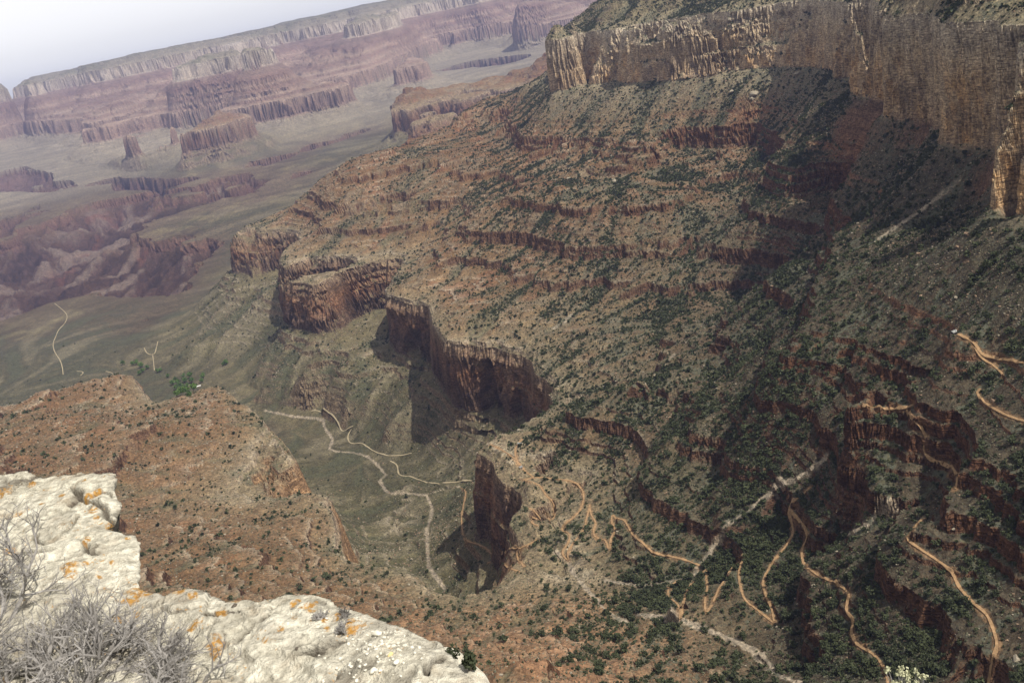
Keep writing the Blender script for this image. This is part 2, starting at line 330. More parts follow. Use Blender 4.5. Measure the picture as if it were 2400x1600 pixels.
def joint(x, y, z, L, H, k):
    """rectangular joint blocks standing in or out of a face"""
    c, s = math.cos(.7 * k), math.sin(.7 * k); u, v = (x * c - y * s) / L + 900, (x * s + y * c) / L + 900
    iu = np.floor(u).astype(np.int64); iv = np.floor(v).astype(np.int64); w = np.floor(z / H + .37 * TAB[iu & 255, iv & 255] * 2 + 700).astype(np.int64)
    return TAB[(iu * 7 + w * 13 + k) & 255, (iv * 11 + w * 5) & 255] * 2 - 1
def heights(s, x, y, r):
    ze = Z_step(s); q = np.clip(r / 1500, .5, 6)
    cw = sm(-136, -143, ze) * sm(-300, -292, ze) + .8 * sm(-648, -656, ze) * sm(-815, -805, ze) + .45 * sm(-412, -418, ze) * sm(-640, -625, ze); cw0 = cw; cw = cw * (1 - .7 * sm(6500, 9500, r))
    xx = x + 7 * nz(x, y, 40, 91); yy = y + 7 * nz(y, x, 40, 92)
    q = np.clip(r / 1500, .5, 3.2)
    s = s + cw * q * (.6 * joint(xx, yy, ze, 48 * q, 38, 1) + .2 * joint(xx, yy, ze + .2 * xx, 21 * q, 15, 2) + .0 * joint(xx, yy, ze, 10 * q, 6, 3))
    q = np.clip(r / 1500, .5, 6)
    s = s + q * (1 - .9 * np.clip(cw0 * 1.3, 0, 1)) * (1.0 * nz(x + .4 * ze, y + .25 * ze, 17 * q, 31) + .55 * nz(x - .5 * ze, y + .6 * ze, 7 * q, 32))
    m = .55 * sm(.45, 1.1, nz(x, y, 300, 21) + .6 * nz(x, y, 90, 22) + .4 * nz(x, y, 30, 23))
    m = m * (1 - .6 * sm(-.12, -.2, np.arctan2(x, y)) * sm(3000, 2500, r))
    ze = Z_step(s) * (1 - m) + Z_soft(s) * m
    t = sm(-640, -655, ze) * sm(-826, -812, ze) * 0
    return ze, OFF(r) + KK(r) * ze
# mesh: each bearing is a section of the canyon; vertices are spread evenly along what can be seen of it
NV = 1850
DR = np.linspace(R0, R1, NR * 2)
rows = np.empty((NT, NV)); cum = np.empty((NT, NR * 2), np.float32)
Sd = np.empty((NT, NR * 2), np.float32); jj = (np.arange(NR * 2)) * (NR - 1) / (NR * 2 - 1)
for i in range(NT): Sd[i] = np.interp(jj, np.arange(NR), S[i])
rd = np.exp(DR)[None]; xd, yd = rd * np.sin(TH)[:, None], rd * np.cos(TH)[:, None]
_, zd = heights(Sd, xd, yd, rd)
tn = np.arctan2(zd, rd); dtn = np.abs(np.diff(tn, axis=1)) + .12 * np.diff(DR)[None] * np.minimum(1, 400 / rd[:, 1:] + .1)
def boxf(A, n, ax):                        # running mean
    c = np.cumsum(np.pad(A, [(n + 1, n) if k == ax else (0, 0) for k in range(2)], 'edge'), axis=ax, dtype=np.float64)
    return (np.take(c, range(2 * n + 1, c.shape[ax]), ax) - np.take(c, range(0, c.shape[ax] - 2 * n - 1), ax)) / (2 * n + 1)
for n in (55, 40, 24): dtn = boxf(dtn, n, 0)
dtn = boxf(dtn, 5, 1); dtn += dtn.sum(1, keepdims=True) / dtn.shape[1] * .25
cum[:, 1:] = np.cumsum(dtn, axis=1); cum[:, 0] = 0
for i in range(NT): rows[i] = np.interp(np.linspace(0, cum[i, -1], NV), cum[i], DR)
del cum, dtn, zd, tn
sv = np.empty((NT, NV))
for i in range(NT): sv[i] = np.interp(rows[i], DR, Sd[i])
rv = np.exp(rows); xv, yv = rv * np.sin(TH)[:, None], rv * np.cos(TH)[:, None]
zev, zv = heights(sv, xv, yv, rv)
rel = pxm(rv)
rough = sum(A * nz(xv, yv, L, 40 + k) * sm(.8, 2.5, L / rel) for k, (L, A) in enumerate([(60, 1.0), (22, .6), (9, .5), (4, .4)]))
zv = zv + rough * near.min() if False else zv + rough
# bedding: hard beds stand out of the cliffs and soft ones are cut back, block by block
su, sv_ = np.gradient(S0, gt, gr); 
i_ = np.broadcast_to(np.arange(NT)[:, None] * (ct - 1) / (NT - 1), rows.shape); j_ = (rows - R0) / (R1 - R0) * (cr - 1)
a1, a2 = bil(su, i_, j_), bil(sv_, i_, j_); am = np.hypot(a1, a2) + 1e-9; a1 /= am; a2 /= am
dxn = a2 * np.sin(TH)[:, None] + a1 * np.cos(TH)[:, None]; dyn = a2 * np.cos(TH)[:, None] - a1 * np.sin(TH)[:, None]
tang = xv * dyn - yv * dxn
def beds(z, H, k, w=.18):
    u = z / H + 900; f = np.floor(u); a = TAB[f.astype(int) & 255, k]; b = TAB[(f.astype(int) + 1) & 255, k]; t = sm(1 - w, 1, u - f); return (a + (b - a) * t) * 2 - 1
g1 = np.gradient(zv, axis=1) / (np.abs(np.gradient(rv, axis=1)) + .2); clf = sm(.9, 2.4, np.abs(g1)) * sm(400, 600, rv)
zb = zv + 3 * nz(xv, yv, 120, 95); qd = np.clip(rv / 1600, .6, 4)
def jb(L, H, k):
    return joint(tang + 5 * nz(xv, yv, 40, 96 + k), zb * .0 + 7, zv + .15 * tang, L, H, k)
dd_ = clf * qd * ((2.7 * beds(zb, 9 * 1., 3) + 1.7 * beds(zb, 3.6, 9)) * (1 + .8 * nz(xv, yv, 90, 97)) + 2.4 * jb(38, 26, 2) + 1.3 * jb(14, 9, 4) + 2.5 * nz(tang + .3 * zv, zv * 1.1 + 500, 30, 99) + 1.2 * nz(tang, zv * 1.3 + 900, 11, 98))
for ax_, ay_, zc_, wd_, ht_, dp_ in [(1150, 798, -775, 34, 95, 34), (960, 702, -790, 42, 70, 26), (1215, 818, -790, 26, 60, 20), (925, 645, -735, 34, 55, 20), (600, 537, -760, 30, 40, 10), (1012, 740, -800, 25, 60, 18), (1290, 882, -780, 26, 70, 18)]:
    rc_ = dist_at(ax_, ay_, -650); q_ = ray(ax_, ay_); hh_ = math.hypot(q_[0], q_[1]); cx_, cy_ = rc_ * q_[0] / hh_, rc_ * q_[1] / hh_      # alcoves under the rim
    ex, ey = xv - cx_, yv - cy_; nd = ex * dxn + ey * dyn; tg = np.hypot(ex - nd * dxn, ey - nd * dyn)
    dd_ = dd_ - dp_ * clf * sm(1.05, .8, (tg / wd_) ** 2 + (np.maximum(zv - zc_, (zc_ - zv) * .3) / ht_) ** 2) * (np.abs(nd) < 70) * (rv < 4500)
xv = xv + dxn * dd_; yv = yv + dyn * dd_
# placing things: height, ray march
ZG = None
def hgt(x, y):
    r = np.hypot(x, y); t = np.arctan2(x, y); i = (t - T0) / (T1 - T0) * (NT - 1); j = (np.log(r) - R0) / (R1 - R0) * (NR - 1)
    s = bil(S, np.atleast_1d(i), np.atleast_1d(j)); x = np.atleast_1d(x); y = np.atleast_1d(y); r = np.atleast_1d(r)
    z = heights(s, x, y, r)[1]; rel = pxm(r)
    return z + sum(A * nz(x, y, L, 40 + k) * sm(.8, 2.5, L / rel) for k, (L, A) in enumerate([(60, 1.0), (22, .6), (9, .5), (4, .4)]))
def hit(px, py, rmin=250):
    """where the sight line meets the ground"""
    a = ray(px, py); h = math.hypot(a[0], a[1]); r = np.exp(np.linspace(math.log(rmin), R1, 5000))
    x, y = r * a[0] / h, r * a[1] / h; z = hgt(x, y); f = z - r * a[2] / h
    i = np.nonzero(f > 0)[0]
    if not len(i): return None
    i = max(i[0], 1); u = f[i - 1] / (f[i - 1] - f[i]); rr = r[i - 1] + u * (r[i] - r[i - 1])
    return np.array((rr * a[0] / h, rr * a[1] / h, rr * a[2] / h))
# ------------------------------------------------------------------ colours of the rock, by layer (albedo)
def lerp(a, b, t): return a + (b - a) * t[..., None]
def rockcol(ze, st, x, y, z, r, glx):
    """st = steepness 0 (flat) .. 1 (cliff)"""
    n1 = nz(x, y, 400, 51); n2 = nz(x, y, 90, 52); n3 = nz(x, y, 28, 53); n4 = nz(x, y, 9, 54) * sm(.8, 2.5, 9 / pxm(r))
    vert = nz(x + .8 * z, y - .6 * z, 13, 55) * sm(.7, 2, 13 / pxm(r)) + .8 * nz(x + .5 * z, y + .5 * z, 36, 56) + .6 * nz(x + .5 * z, y, 110, 60) + .5 * nz(x + .08 * z, y - .06 * z, 17, 57)
    blk = joint(x, y, z, 30, 17, 5) * .6 + joint(x, y, z, 13, 8, 6) * .4
    bed = vn(z / 5.5 + 3, n1 * 2 + 50) + .7 * vn(z / 2.1, n2 + 50) * sm(1, 3, 4 / pxm(r))
    def tb(pts):
        zz = [p[0] for p in pts][::-1]
        return np.stack([np.interp(ze, zz, [p[1][k] for p in pts][::-1]) for k in range(3)], -1)
    cliff = tb([(60, (.34, .29, .22)), (-60, (.36, .30, .22)), (-134, (.40, .33, .23)), (-142, (.54, .48, .39)), (-200, (.56, .455, .32)), (-292, (.53, .40, .265)), (-304, (.19, .125, .09)),
                (-414, (.235, .125, .075)), (-500, (.235, .135, .085)), (-560, (.24, .145, .095)), (-640, (.25, .155, .105)), (-652, (.40, .34, .26)), (-664, (.34, .25, .18)), (-720, (.31, .17, .105)), (-790, (.27, .15, .10)),
                (-815, (.26, .20, .14)), (-870, (.25, .20, .14)), (-950, (.22, .17, .12)), (-985, (.20, .13, .095)), (-1040, (.17, .10, .08)), (-1100, (.125, .08, .068)), (-1400, (.105, .068, .06))])
    slope = tb([(60, (.16, .155, .10)), (-100, (.25, .225, .155)), (-145, (.36, .33, .25)), (-300, (.35, .32, .245)), (-380, (.27, .225, .16)), (-418, (.23, .165, .115)), (-470, (.215, .155, .105)), (-540, (.22, .165, .115)),
                (-620, (.235, .185, .13)), (-650, (.33, .285, .21)), (-700, (.28, .21, .145)), (-815, (.21, .195, .13)), (-870, (.175, .17, .11)), (-925, (.165, .16, .105)), (-960, (.165, .155, .11)), (-990, (.17, .135, .105)),
                (-1060, (.15, .105, .085)), (-1150, (.13, .085, .072)), (-1400, (.12, .08, .07))])
    cliff = cliff * .80; slope = slope * np.array([.60, .58, .54])
    gr = slope.mean(-1, keepdims=True); slope = gr + (slope - gr) * 1.12
    # buff cliffs: desert varnish in streaks
    cc = sm(-136, -143, ze) * sm(-304, -292, ze)
    var = sm(.1, 1.1, vert + .5 * n1) * cc
    cliff = lerp(cliff, np.array([.23, .19, .155]), var * .6)
    cliff = lerp(cliff, np.array([.43, .27, .13]), sm(.1, 1.2, -vert + .3 * n2) * cc * sm(-150, -250, ze) * .7)
    cliff = lerp(cliff, np.array([.56, .50, .40]), sm(-160, -142, ze) * cc * .6)
    rw = sm(-655, -670, ze) * sm(-815, -800, ze)
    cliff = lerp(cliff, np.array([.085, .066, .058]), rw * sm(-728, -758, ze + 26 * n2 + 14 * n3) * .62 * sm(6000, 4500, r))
    cliff = lerp(cliff, np.array([.13, .095, .08]), sm(.2, 1.1, vert + .6 * sm(-720, -790, ze)) * rw * .75)
    cliff = lerp(cliff, np.array([.40, .31, .23]), sm(.3, 1.2, -vert) * rw * .3)
    cliff = cliff * (1 + .16 * blk * (cc + rw * .6))[..., None]
    cliff = cliff * (1 + .22 * bed * (1 - .6 * cc) + .12 * n4)[..., None]
    # slopes: red soil patches, pale talus, dark scrub in the gullies
    sup = sm(-330, -420, ze) * sm(-655, -630, ze)
    slope = slope * lerp(np.ones(3) + 0 * slope, np.array([1.10, .97, .86]), sup)
    slope = lerp(slope, np.array([.17, .085, .05]), sup * sm(.1, 1.0, n3 + .8 * n2 + .4 * n1) * .65)
    slope = lerp(slope, np.array([.235, .20, .145]), sup * sm(.1, 1., -n3 - .5 * n2) * .55)
    west = sup * sm(-.10, -.2, np.arctan2(x, y)) * sm(2800, 2500, r)
    slope = lerp(slope, np.array([.155, .095, .055]), west * .6)
    gor_ = sm(-1020, -1080, ze)
    tonto = sm(-840, -930, ze) * sm(-990, -975, ze)
    slope = lerp(slope, np.array([.19, .165, .095]), tonto * sm(.3, 1.1, n1 + n2) * .6)
    slope = lerp(slope, np.array([.085, .09, .06]), tonto * sm(.2, 1., -n1 - .6 * n3) * .5)
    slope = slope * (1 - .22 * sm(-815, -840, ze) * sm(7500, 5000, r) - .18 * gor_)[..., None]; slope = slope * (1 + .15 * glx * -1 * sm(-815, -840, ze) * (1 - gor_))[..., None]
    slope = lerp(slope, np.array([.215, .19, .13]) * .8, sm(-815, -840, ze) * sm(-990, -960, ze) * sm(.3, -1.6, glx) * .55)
    gor = sm(-1020, -1080, ze)
    slope = lerp(slope, slope * .55, gor * sm(-.2, 1., glx)); slope = lerp(slope, np.array([.20, .165, .14]), gor * sm(.1, 1.3, -glx - .4 * n3) * .6)
    slope = lerp(slope, np.array([.15, .065, .048]), gor * sm(.5, 1.1, n1 + .4 * n2) * .6)
    slope = slope * (1 + .16 * n4 + .12 * n3)[..., None]
    tops = np.array([LAY[i][0] for i in range(1, len(LAY)) if LAY[i][1] >= 66 and LAY[i - 1][1] < 60 and -950 < LAY[i][0] < -370])[::-1]
    k_ = np.clip(np.searchsorted(tops, ze) - 1, 0, len(tops) - 1); lip = np.exp(-np.clip(ze - tops[k_], 0, 50) / 1.3) * (ze > tops[k_]) * sm(5500, 4000, r)
    slope = lerp(slope, np.array([.36, .31, .235]), lip * .8 * sm(-1, .6, n2 + n3))
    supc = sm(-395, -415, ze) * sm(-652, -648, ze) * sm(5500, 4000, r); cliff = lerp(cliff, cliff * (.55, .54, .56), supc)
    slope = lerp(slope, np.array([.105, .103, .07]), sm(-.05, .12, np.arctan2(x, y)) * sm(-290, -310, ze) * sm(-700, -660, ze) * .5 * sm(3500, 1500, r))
    az_ = np.degrees(np.arctan2(x, y)); warm = sm(1080, 880, r) * sm(13, 5, az_) * sm(-660, -630, ze)
    slope = lerp(slope, np.array([.27, .165, .10]) * (1 + .25 * n3)[..., None], warm * .5)
    glen = sm(2.5, 4.5, az_) * sm(19, 14, az_) * sm(800, 880, r) * sm(1250, 1080, r); slope = lerp(slope, np.array([.075, .078, .05]), glen * .55)
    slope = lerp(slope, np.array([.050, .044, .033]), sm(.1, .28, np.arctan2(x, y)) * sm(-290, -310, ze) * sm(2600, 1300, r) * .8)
    cliff = lerp(cliff, np.array([.40, .265, .155]) * (1 + .2 * vert)[..., None], rw * sm(-.13, -.17, np.arctan2(x, y)) * sm(2100, 1950, r) * .75)
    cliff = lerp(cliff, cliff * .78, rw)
    c = lerp(slope, cliff, st)
    # the far side is banded pink and rust with a pale band under the rim
    st = st * (1 - .85 * sm(7500, 9000, r) * sm(-826, -840, ze) * sm(-990, -975, ze))
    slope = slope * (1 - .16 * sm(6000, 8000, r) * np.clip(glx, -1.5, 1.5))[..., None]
    far = sm(9000, 11500, r)
    fr = tb([(60, (.13, .14, .11)), (-50, (.20, .19, .15)), (-136, (.24, .22, .17)), (-143, (.37, .34, .31)), (-300, (.40, .365, .325)), (-315, (.21, .14, .13)), (-400, (.19, .125, .115)), (-470, (.31, .235, .19)), (-520, (.19, .125, .11)), (-580, (.32, .25, .205)), (-610, (.2, .13, .115)), (-640, (.30, .225, .185)), (-652, (.28, .20, .165)), (-812, (.26, .18, .15)), (-830, (.27, .235, .18)), (-985, (.24, .22, .17)), (-1000, (.16, .10, .085)), (-1400, (.12, .08, .07))])
    fm = fr.mean(-1, keepdims=True); fr = fm + (fr - fm) * .8
    fr = fr * (1 + .24 * bed + .10 * n1)[..., None]
    fr = lerp(fr, np.array([.14, .15, .11]), (1 - st) * sm(-900, -700, -np.abs(ze + 100) * 1.0 - 650) * sm(.0, .8, n1 + n2) * .7)
    return np.clip(lerp(c, fr, far * .75), .01, .9)
# surface slope from the finished section
gi = np.gradient(xv, axis=0), np.gradient(yv, axis=0), np.gradient(zv, axis=0)
gj = np.gradient(xv, axis=1), np.gradient(yv, axis=1), np.gradient(zv, axis=1)
nx = gi[1] * gj[2] - gi[2] * gj[1]; ny = gi[2] * gj[0] - gi[0] * gj[2]; nn = gi[0] * gj[1] - gi[1] * gj[0]
steep = 1 - np.abs(nn) / (np.sqrt(nx ** 2 + ny ** 2 + nn ** 2) + 1e-9)
ST = sm(.26, .56, steep + .05 * nz(xv, yv, 20, 61))
gl = bil(GA, np.broadcast_to(np.arange(NT)[:, None], rows.shape), (rows - R0) / (R1 - R0) * (NR - 1))
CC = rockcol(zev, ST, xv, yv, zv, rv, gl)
# scrub follows the moist gullies
veg = (1 - ST) * sm(.1, 1.6, gl + .5 * nz(xv, yv, 60, 62)) * sm(-985, -975, zev) * .55
CC = lerp(CC, np.array([.085, .092, .055]), veg * sm(9000, 5000, rv))
# pale gravel in the dry washes and trodden soil beside the trails
def stain(flat, wid, col, amt):
    px = [(flat[i], flat[i + 1]) for i in range(0, len(flat), 2)]; pr_ = None
    for a, b in zip(px[:-1], px[1:]):
        n = max(1, int(math.dist(a, b) / 4))
        for k in range(n + 1):
            w3 = hit(a[0] + (b[0] - a[0]) * k / n, a[1] + (b[1] - a[1]) * k / n)
            if w3 is None: pr_ = None; continue
            if pr_ is not None:
                d_ = math.dist(pr_[:2], w3[:2]); r_ = math.hypot(w3[0], w3[1])
                if d_ < .05 * r_:
                    t0_, t1_ = sorted((math.atan2(pr_[0], pr_[1]), math.atan2(w3[0], w3[1]))); e_ = 2.2 * wid / r_
                    i0_, i1_ = int((t0_ - e_ - T0) / (T1 - T0) * (NT - 1)), int((t1_ + e_ - T0) / (T1 - T0) * (NT - 1)) + 2
                    rr_ = rv[(i0_ + i1_) // 2]; rl, rh = sorted((math.hypot(pr_[0], pr_[1]), r_)); j0_, j1_ = np.searchsorted(rr_, rl - 3 * wid) - 6, np.searchsorted(rr_, rh + 3 * wid) + 6
                    sl_ = (slice(max(i0_, 0), i1_), slice(max(j0_, 0), j1_)); x_, y_ = xv[sl_], yv[sl_]; vx, vy = w3[0] - pr_[0], w3[1] - pr_[1]
                    t_ = np.clip(((x_ - pr_[0]) * vx + (y_ - pr_[1]) * vy) / (vx * vx + vy * vy + 1e-9), 0, 1); dd = np.hypot(x_ - pr_[0] - t_ * vx, y_ - pr_[1] - t_ * vy)
                    wn = wid * .82 * (1 + .45 * nz(x_, y_, 14, 120) + .35 * nz(x_, y_, 5, 121)); m_ = sm(1.15, .55, dd / wn) * amt; np.maximum(SM[sl_], m_, out=SM[sl_])
            pr_ = w3
WASH = [((622,962, 650,968, 690,976, 740,980, 758,984, 760,1000, 780,1030, 772,1052, 790,1058, 830,1060, 862,1070, 885,1090, 905,1112, 890,1126, 902,1148, 915,1156, 960,1156, 1000,1160, 1012,1190, 1010,1215, 1000,1240, 1002,1290, 1006,1330, 1025,1355, 1042,1378), 5),
        ((1000,1158, 1040,1146, 1078,1140), 3), ((1935,1075, 1900,1100, 1860,1125, 1830,1135, 1790,1165, 1770,1185, 1740,1210, 1700,1225, 1660,1300, 1630,1345, 1590,1358, 1540,1368, 1500,1372, 1420,1360), 4),
        ((1298,1290, 1330,1310, 1345,1345, 1380,1385, 1410,1420, 1440,1445, 1475,1462), 4), ((1500,1440, 1600,1452, 1700,1492, 1740,1508, 1765,1525, 1790,1545, 1810,1575, 1870,1600), 6), ((1298,770, 1320,755, 1345,735), 6), ((1515,900, 1545,870, 1580,830), 4), ((2100,1190, 2040,1225, 1990,1250), 4), ((2250,420, 2150,500, 2060,560), 5)]
SM = np.zeros_like(rv)
for fl_, wd_ in WASH: stain(fl_, wd_, None, .9)
WM = SM.copy(); CC = lerp(CC, np.array([.31, .265, .205]) * (1 + .25 * nz(xv, yv, 5, 122))[..., None], SM)
TRAILS = [(2402,988, 2360,974, 2330,958, 2300,935, 2290,918, 2297,910), (2240,782, 2262,792, 2285,806, 2300,830, 2330,842, 2370,846, 2402,852), (2285,815, 2300,838, 2335,862, 2350,878),
           (2022,952, 2060,955, 2100,960, 2125,955, 2142,948), (2125,960, 2140,985, 2160,1008, 2172,1028, 2165,1055, 2175,1072, 2205,1086, 2235,1100, 2243,1122, 2238,1145),
           (2160,1218, 2140,1240, 2127,1262, 2150,1282, 2195,1312, 2230,1340, 2245,1370, 2280,1412, 2312,1440, 2328,1475, 2336,1515, 2325,1550, 2318,1602),
           (2082,1602, 2075,1570, 2050,1535, 2010,1510, 1995,1480, 2000,1455, 1984,1430, 1988,1390, 1960,1368, 1905,1340, 1885,1322, 1880,1285, 1892,1255, 1885,1235, 1865,1210, 1850,1192),
           (1900,1140, 1880,1160, 1860,1178, 1850,1192, 1858,1250, 1848,1270, 1820,1305, 1800,1335, 1788,1365, 1795,1395, 1808,1425, 1815,1455),
           (1812,1458, 1780,1432, 1745,1403, 1735,1370, 1732,1335, 1745,1305), (1748,1302, 1720,1325, 1700,1355, 1680,1390, 1672,1410), (1668,1418, 1655,1435, 1652,1415, 1658,1375, 1657,1338, 1675,1325),
           (1675,1325, 1640,1345, 1612,1382, 1602,1410, 1598,1440), (1595,1450, 1592,1420, 1565,1392, 1568,1375, 1590,1360),
           (1642,1326, 1600,1310, 1560,1302, 1535,1298, 1510,1275, 1485,1255, 1470,1230, 1462,1217, 1445,1216, 1436,1204, 1434,1225, 1442,1240, 1432,1262, 1428,1288, 1418,1265, 1395,1258, 1390,1245, 1397,1225, 1385,1205, 1382,1184),
           (1382,1184, 1375,1215, 1366,1245, 1345,1270, 1330,1300, 1334,1314, 1322,1305, 1318,1292, 1330,1275, 1335,1252, 1316,1241, 1335,1220, 1360,1195, 1368,1165, 1362,1142, 1340,1128, 1300,1122, 1260,1118, 1225,1124),
           (1225,1124, 1265,1138, 1280,1160, 1298,1180, 1300,1205, 1292,1220, 1278,1203), (1225,1124, 1250,1118, 1232,1105, 1222,1092, 1200,1070, 1165,1048, 1150,1042), (1214,1090, 1208,1050, 1222,1030),
           (1240,1190, 1255,1200, 1268,1222, 1248,1212, 1246,1225, 1262,1232), (1258,1265, 1235,1278, 1212,1290, 1215,1312, 1230,1328), (1218,1340, 1190,1328, 1172,1310, 1178,1300, 1215,1282),
           (1155,1302, 1150,1318, 1143,1318), (1156,1302, 1140,1285, 1110,1272, 1092,1268, 1084,1245, 1082,1210, 1090,1165, 1092,1152, 1078,1142)]
FAR_TRAILS = [(1112,1124, 1060,1130, 1000,1130, 960,1116, 935,1112, 930,1088, 914,1080), (965,1062, 930,1068, 900,1066, 862,1048, 852,1040, 818,1036, 815,1020, 824,1005), (828,998, 800,1010, 795,995, 778,972, 760,962, 730,964),
           (128,711, 142,722, 158,740, 150,760, 138,772, 130,790, 124,808, 130,828, 140,842, 146,860, 148,878), (180,870, 198,872, 188,880), (248,870, 266,875, 262,884), (358,832, 362,868), (338,815, 344,828, 358,832, 370,800)]
SM = np.zeros_like(rv)
for fl_ in TRAILS: stain(fl_, 3.6, None, .62)
CC = lerp(CC, np.array([.25, .155, .085]) * (1 + .2 * nz(xv, yv, 4, 123))[..., None], SM * (1 - .5 * ST))
# ------------------------------------------------------------------ ground material
g = NB('canyon_rock', .95, .08)
at = g.n('ShaderNodeAttribute', attribute_name='rock').outputs['Color']
big = g.noise(.05, 8); med = g.noise(.6, 6); fine = g.noise(3.2, 3)
c = g.mix(1, at, g.mix(g.ramp(big, .3, .7), (.80, .80, .82), (1.2, 1.18, 1.15)), 'MULTIPLY')
c = g.mix(1, c, g.mix(g.ramp(med, .3, .7), (.66, .66, .68), (1.32, 1.3, 1.26)), 'MULTIPLY')
vo = g.n('ShaderNodeTexVoronoi', feature='F1'); g.put(vo.inputs['Vector'], g.pos); vo.inputs['Scale'].default_value = .22
sc_ = g.n('ShaderNodeAttribute', attribute_name='scrub').outputs['Fac']
ro_ = g.n('ShaderNodeTexVoronoi', feature='F1'); g.put(ro_.inputs['Vector'], g.pos); ro_.inputs['Scale'].default_value = .34
sx_ = g.n('ShaderNodeSeparateColor'); g.put(sx_.inputs[0], ro_.outputs['Color'])
c = g.mix(g.ramp(sx_.outputs[0], 0, 1, .0, .9), g.mix(1, c, (.62, .62, .63), 'MULTIPLY'), g.mix(1, c, (1.5, 1.48, 1.42), 'MULTIPLY'))      # broken stones
sage = g.mul(g.ramp(g.mul(vo.outputs['Distance'], g.mul(sc_, .3), 'SUBTRACT'), .08, .2, 1, 0), sc_)
c = g.mix(g.mul(sage, .6), c, (.105, .11, .08))
mp_ = g.n('ShaderNodeMapping'); g.put(mp_.inputs[0], g.pos); mp_.inputs['Scale'].default_value = (.06, .06, .75)
bd_ = g.noise(1.0, 5, mp_.outputs[0]); cf_ = g.ramp(sc_, 0, .12, 1, 0)
c = g.mix(cf_, c, g.mix(1, c, g.mix(g.ramp(bd_, .36, .64), (.55, .53, .52), (1.42, 1.38, 1.3)), 'MULTIPLY'))
g.bump(g.mul(g.mul(big, g.mul(bd_, cf_), 'ADD'), g.mul(med, .35), 'ADD'), 6, .8)
ROCK = g.col(c)
idx = np.arange(NT * NV).reshape(NT, NV)
F = np.stack([idx[:-1, :-1], idx[1:, :-1], idx[1:, 1:], idx[:-1, 1:]], -1).reshape(-1, 4)[:, ::-1]
ter = mesh_obj('terrain', np.stack([xv, yv, zv], -1).reshape(-1, 3), F, ROCK)
tag(ter, kind='structure')
def cattr(o, name, c):
    a = o.data.color_attributes.new(name, 'FLOAT_COLOR', 'POINT'); d = np.ones((len(c), 4), np.float32); d[:, :3] = c; a.data.foreach_set('color', d.ravel())
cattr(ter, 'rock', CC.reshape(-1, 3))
scr = ((1 - ST) * (.35 + .65 * sm(-.5, .8, gl)) * (.75 + .6 * sm(-.05, .1, np.arctan2(xv, yv))) * sm(6000, 4500, rv)).ravel().astype(np.float32)
a = ter.data.attributes.new('scrub', 'FLOAT', 'POINT'); a.data.foreach_set('value', scr)
# ------------------------------------------------------------------ trails and dry washes, laid on the ground
def on_mesh(x, y):
    t = (np.arctan2(x, y) - T0) / (T1 - T0) * (NT - 1); r = np.hypot(x, y); out = np.empty(len(x))
    for k in range(len(x)):
        i = int(np.clip(t[k], 0, NT - 2)); u = t[k] - i; out[k] = np.interp(r[k], rv[i], zv[i]) * (1 - u) + np.interp(r[k], rv[i + 1], zv[i + 1]) * u
    return out
def spline(p, n):
    p = np.array(p, float); d = np.r_[0, np.cumsum(np.hypot(*np.diff(p[:, :2], axis=0).T))]; t = np.linspace(0, d[-1], n)
    m = np.gradient(p, d, axis=0) if len(p) > 2 else None; out = []
    for k in range(p.shape[1]):
        if m is None: out.append(np.interp(t, d, p[:, k])); continue
        i = np.clip(np.searchsorted(d, t, 'right') - 1, 0, len(d) - 2); h = d[i + 1] - d[i]; u = (t - d[i]) / h
        out.append((2*u**3-3*u**2+1)*p[i, k] + (u**3-2*u**2+u)*h*m[i, k] + (-2*u**3+3*u**2)*p[i+1, k] + (u**3-u**2)*h*m[i+1, k])
    return np.stack(out, -1)
RIB = []
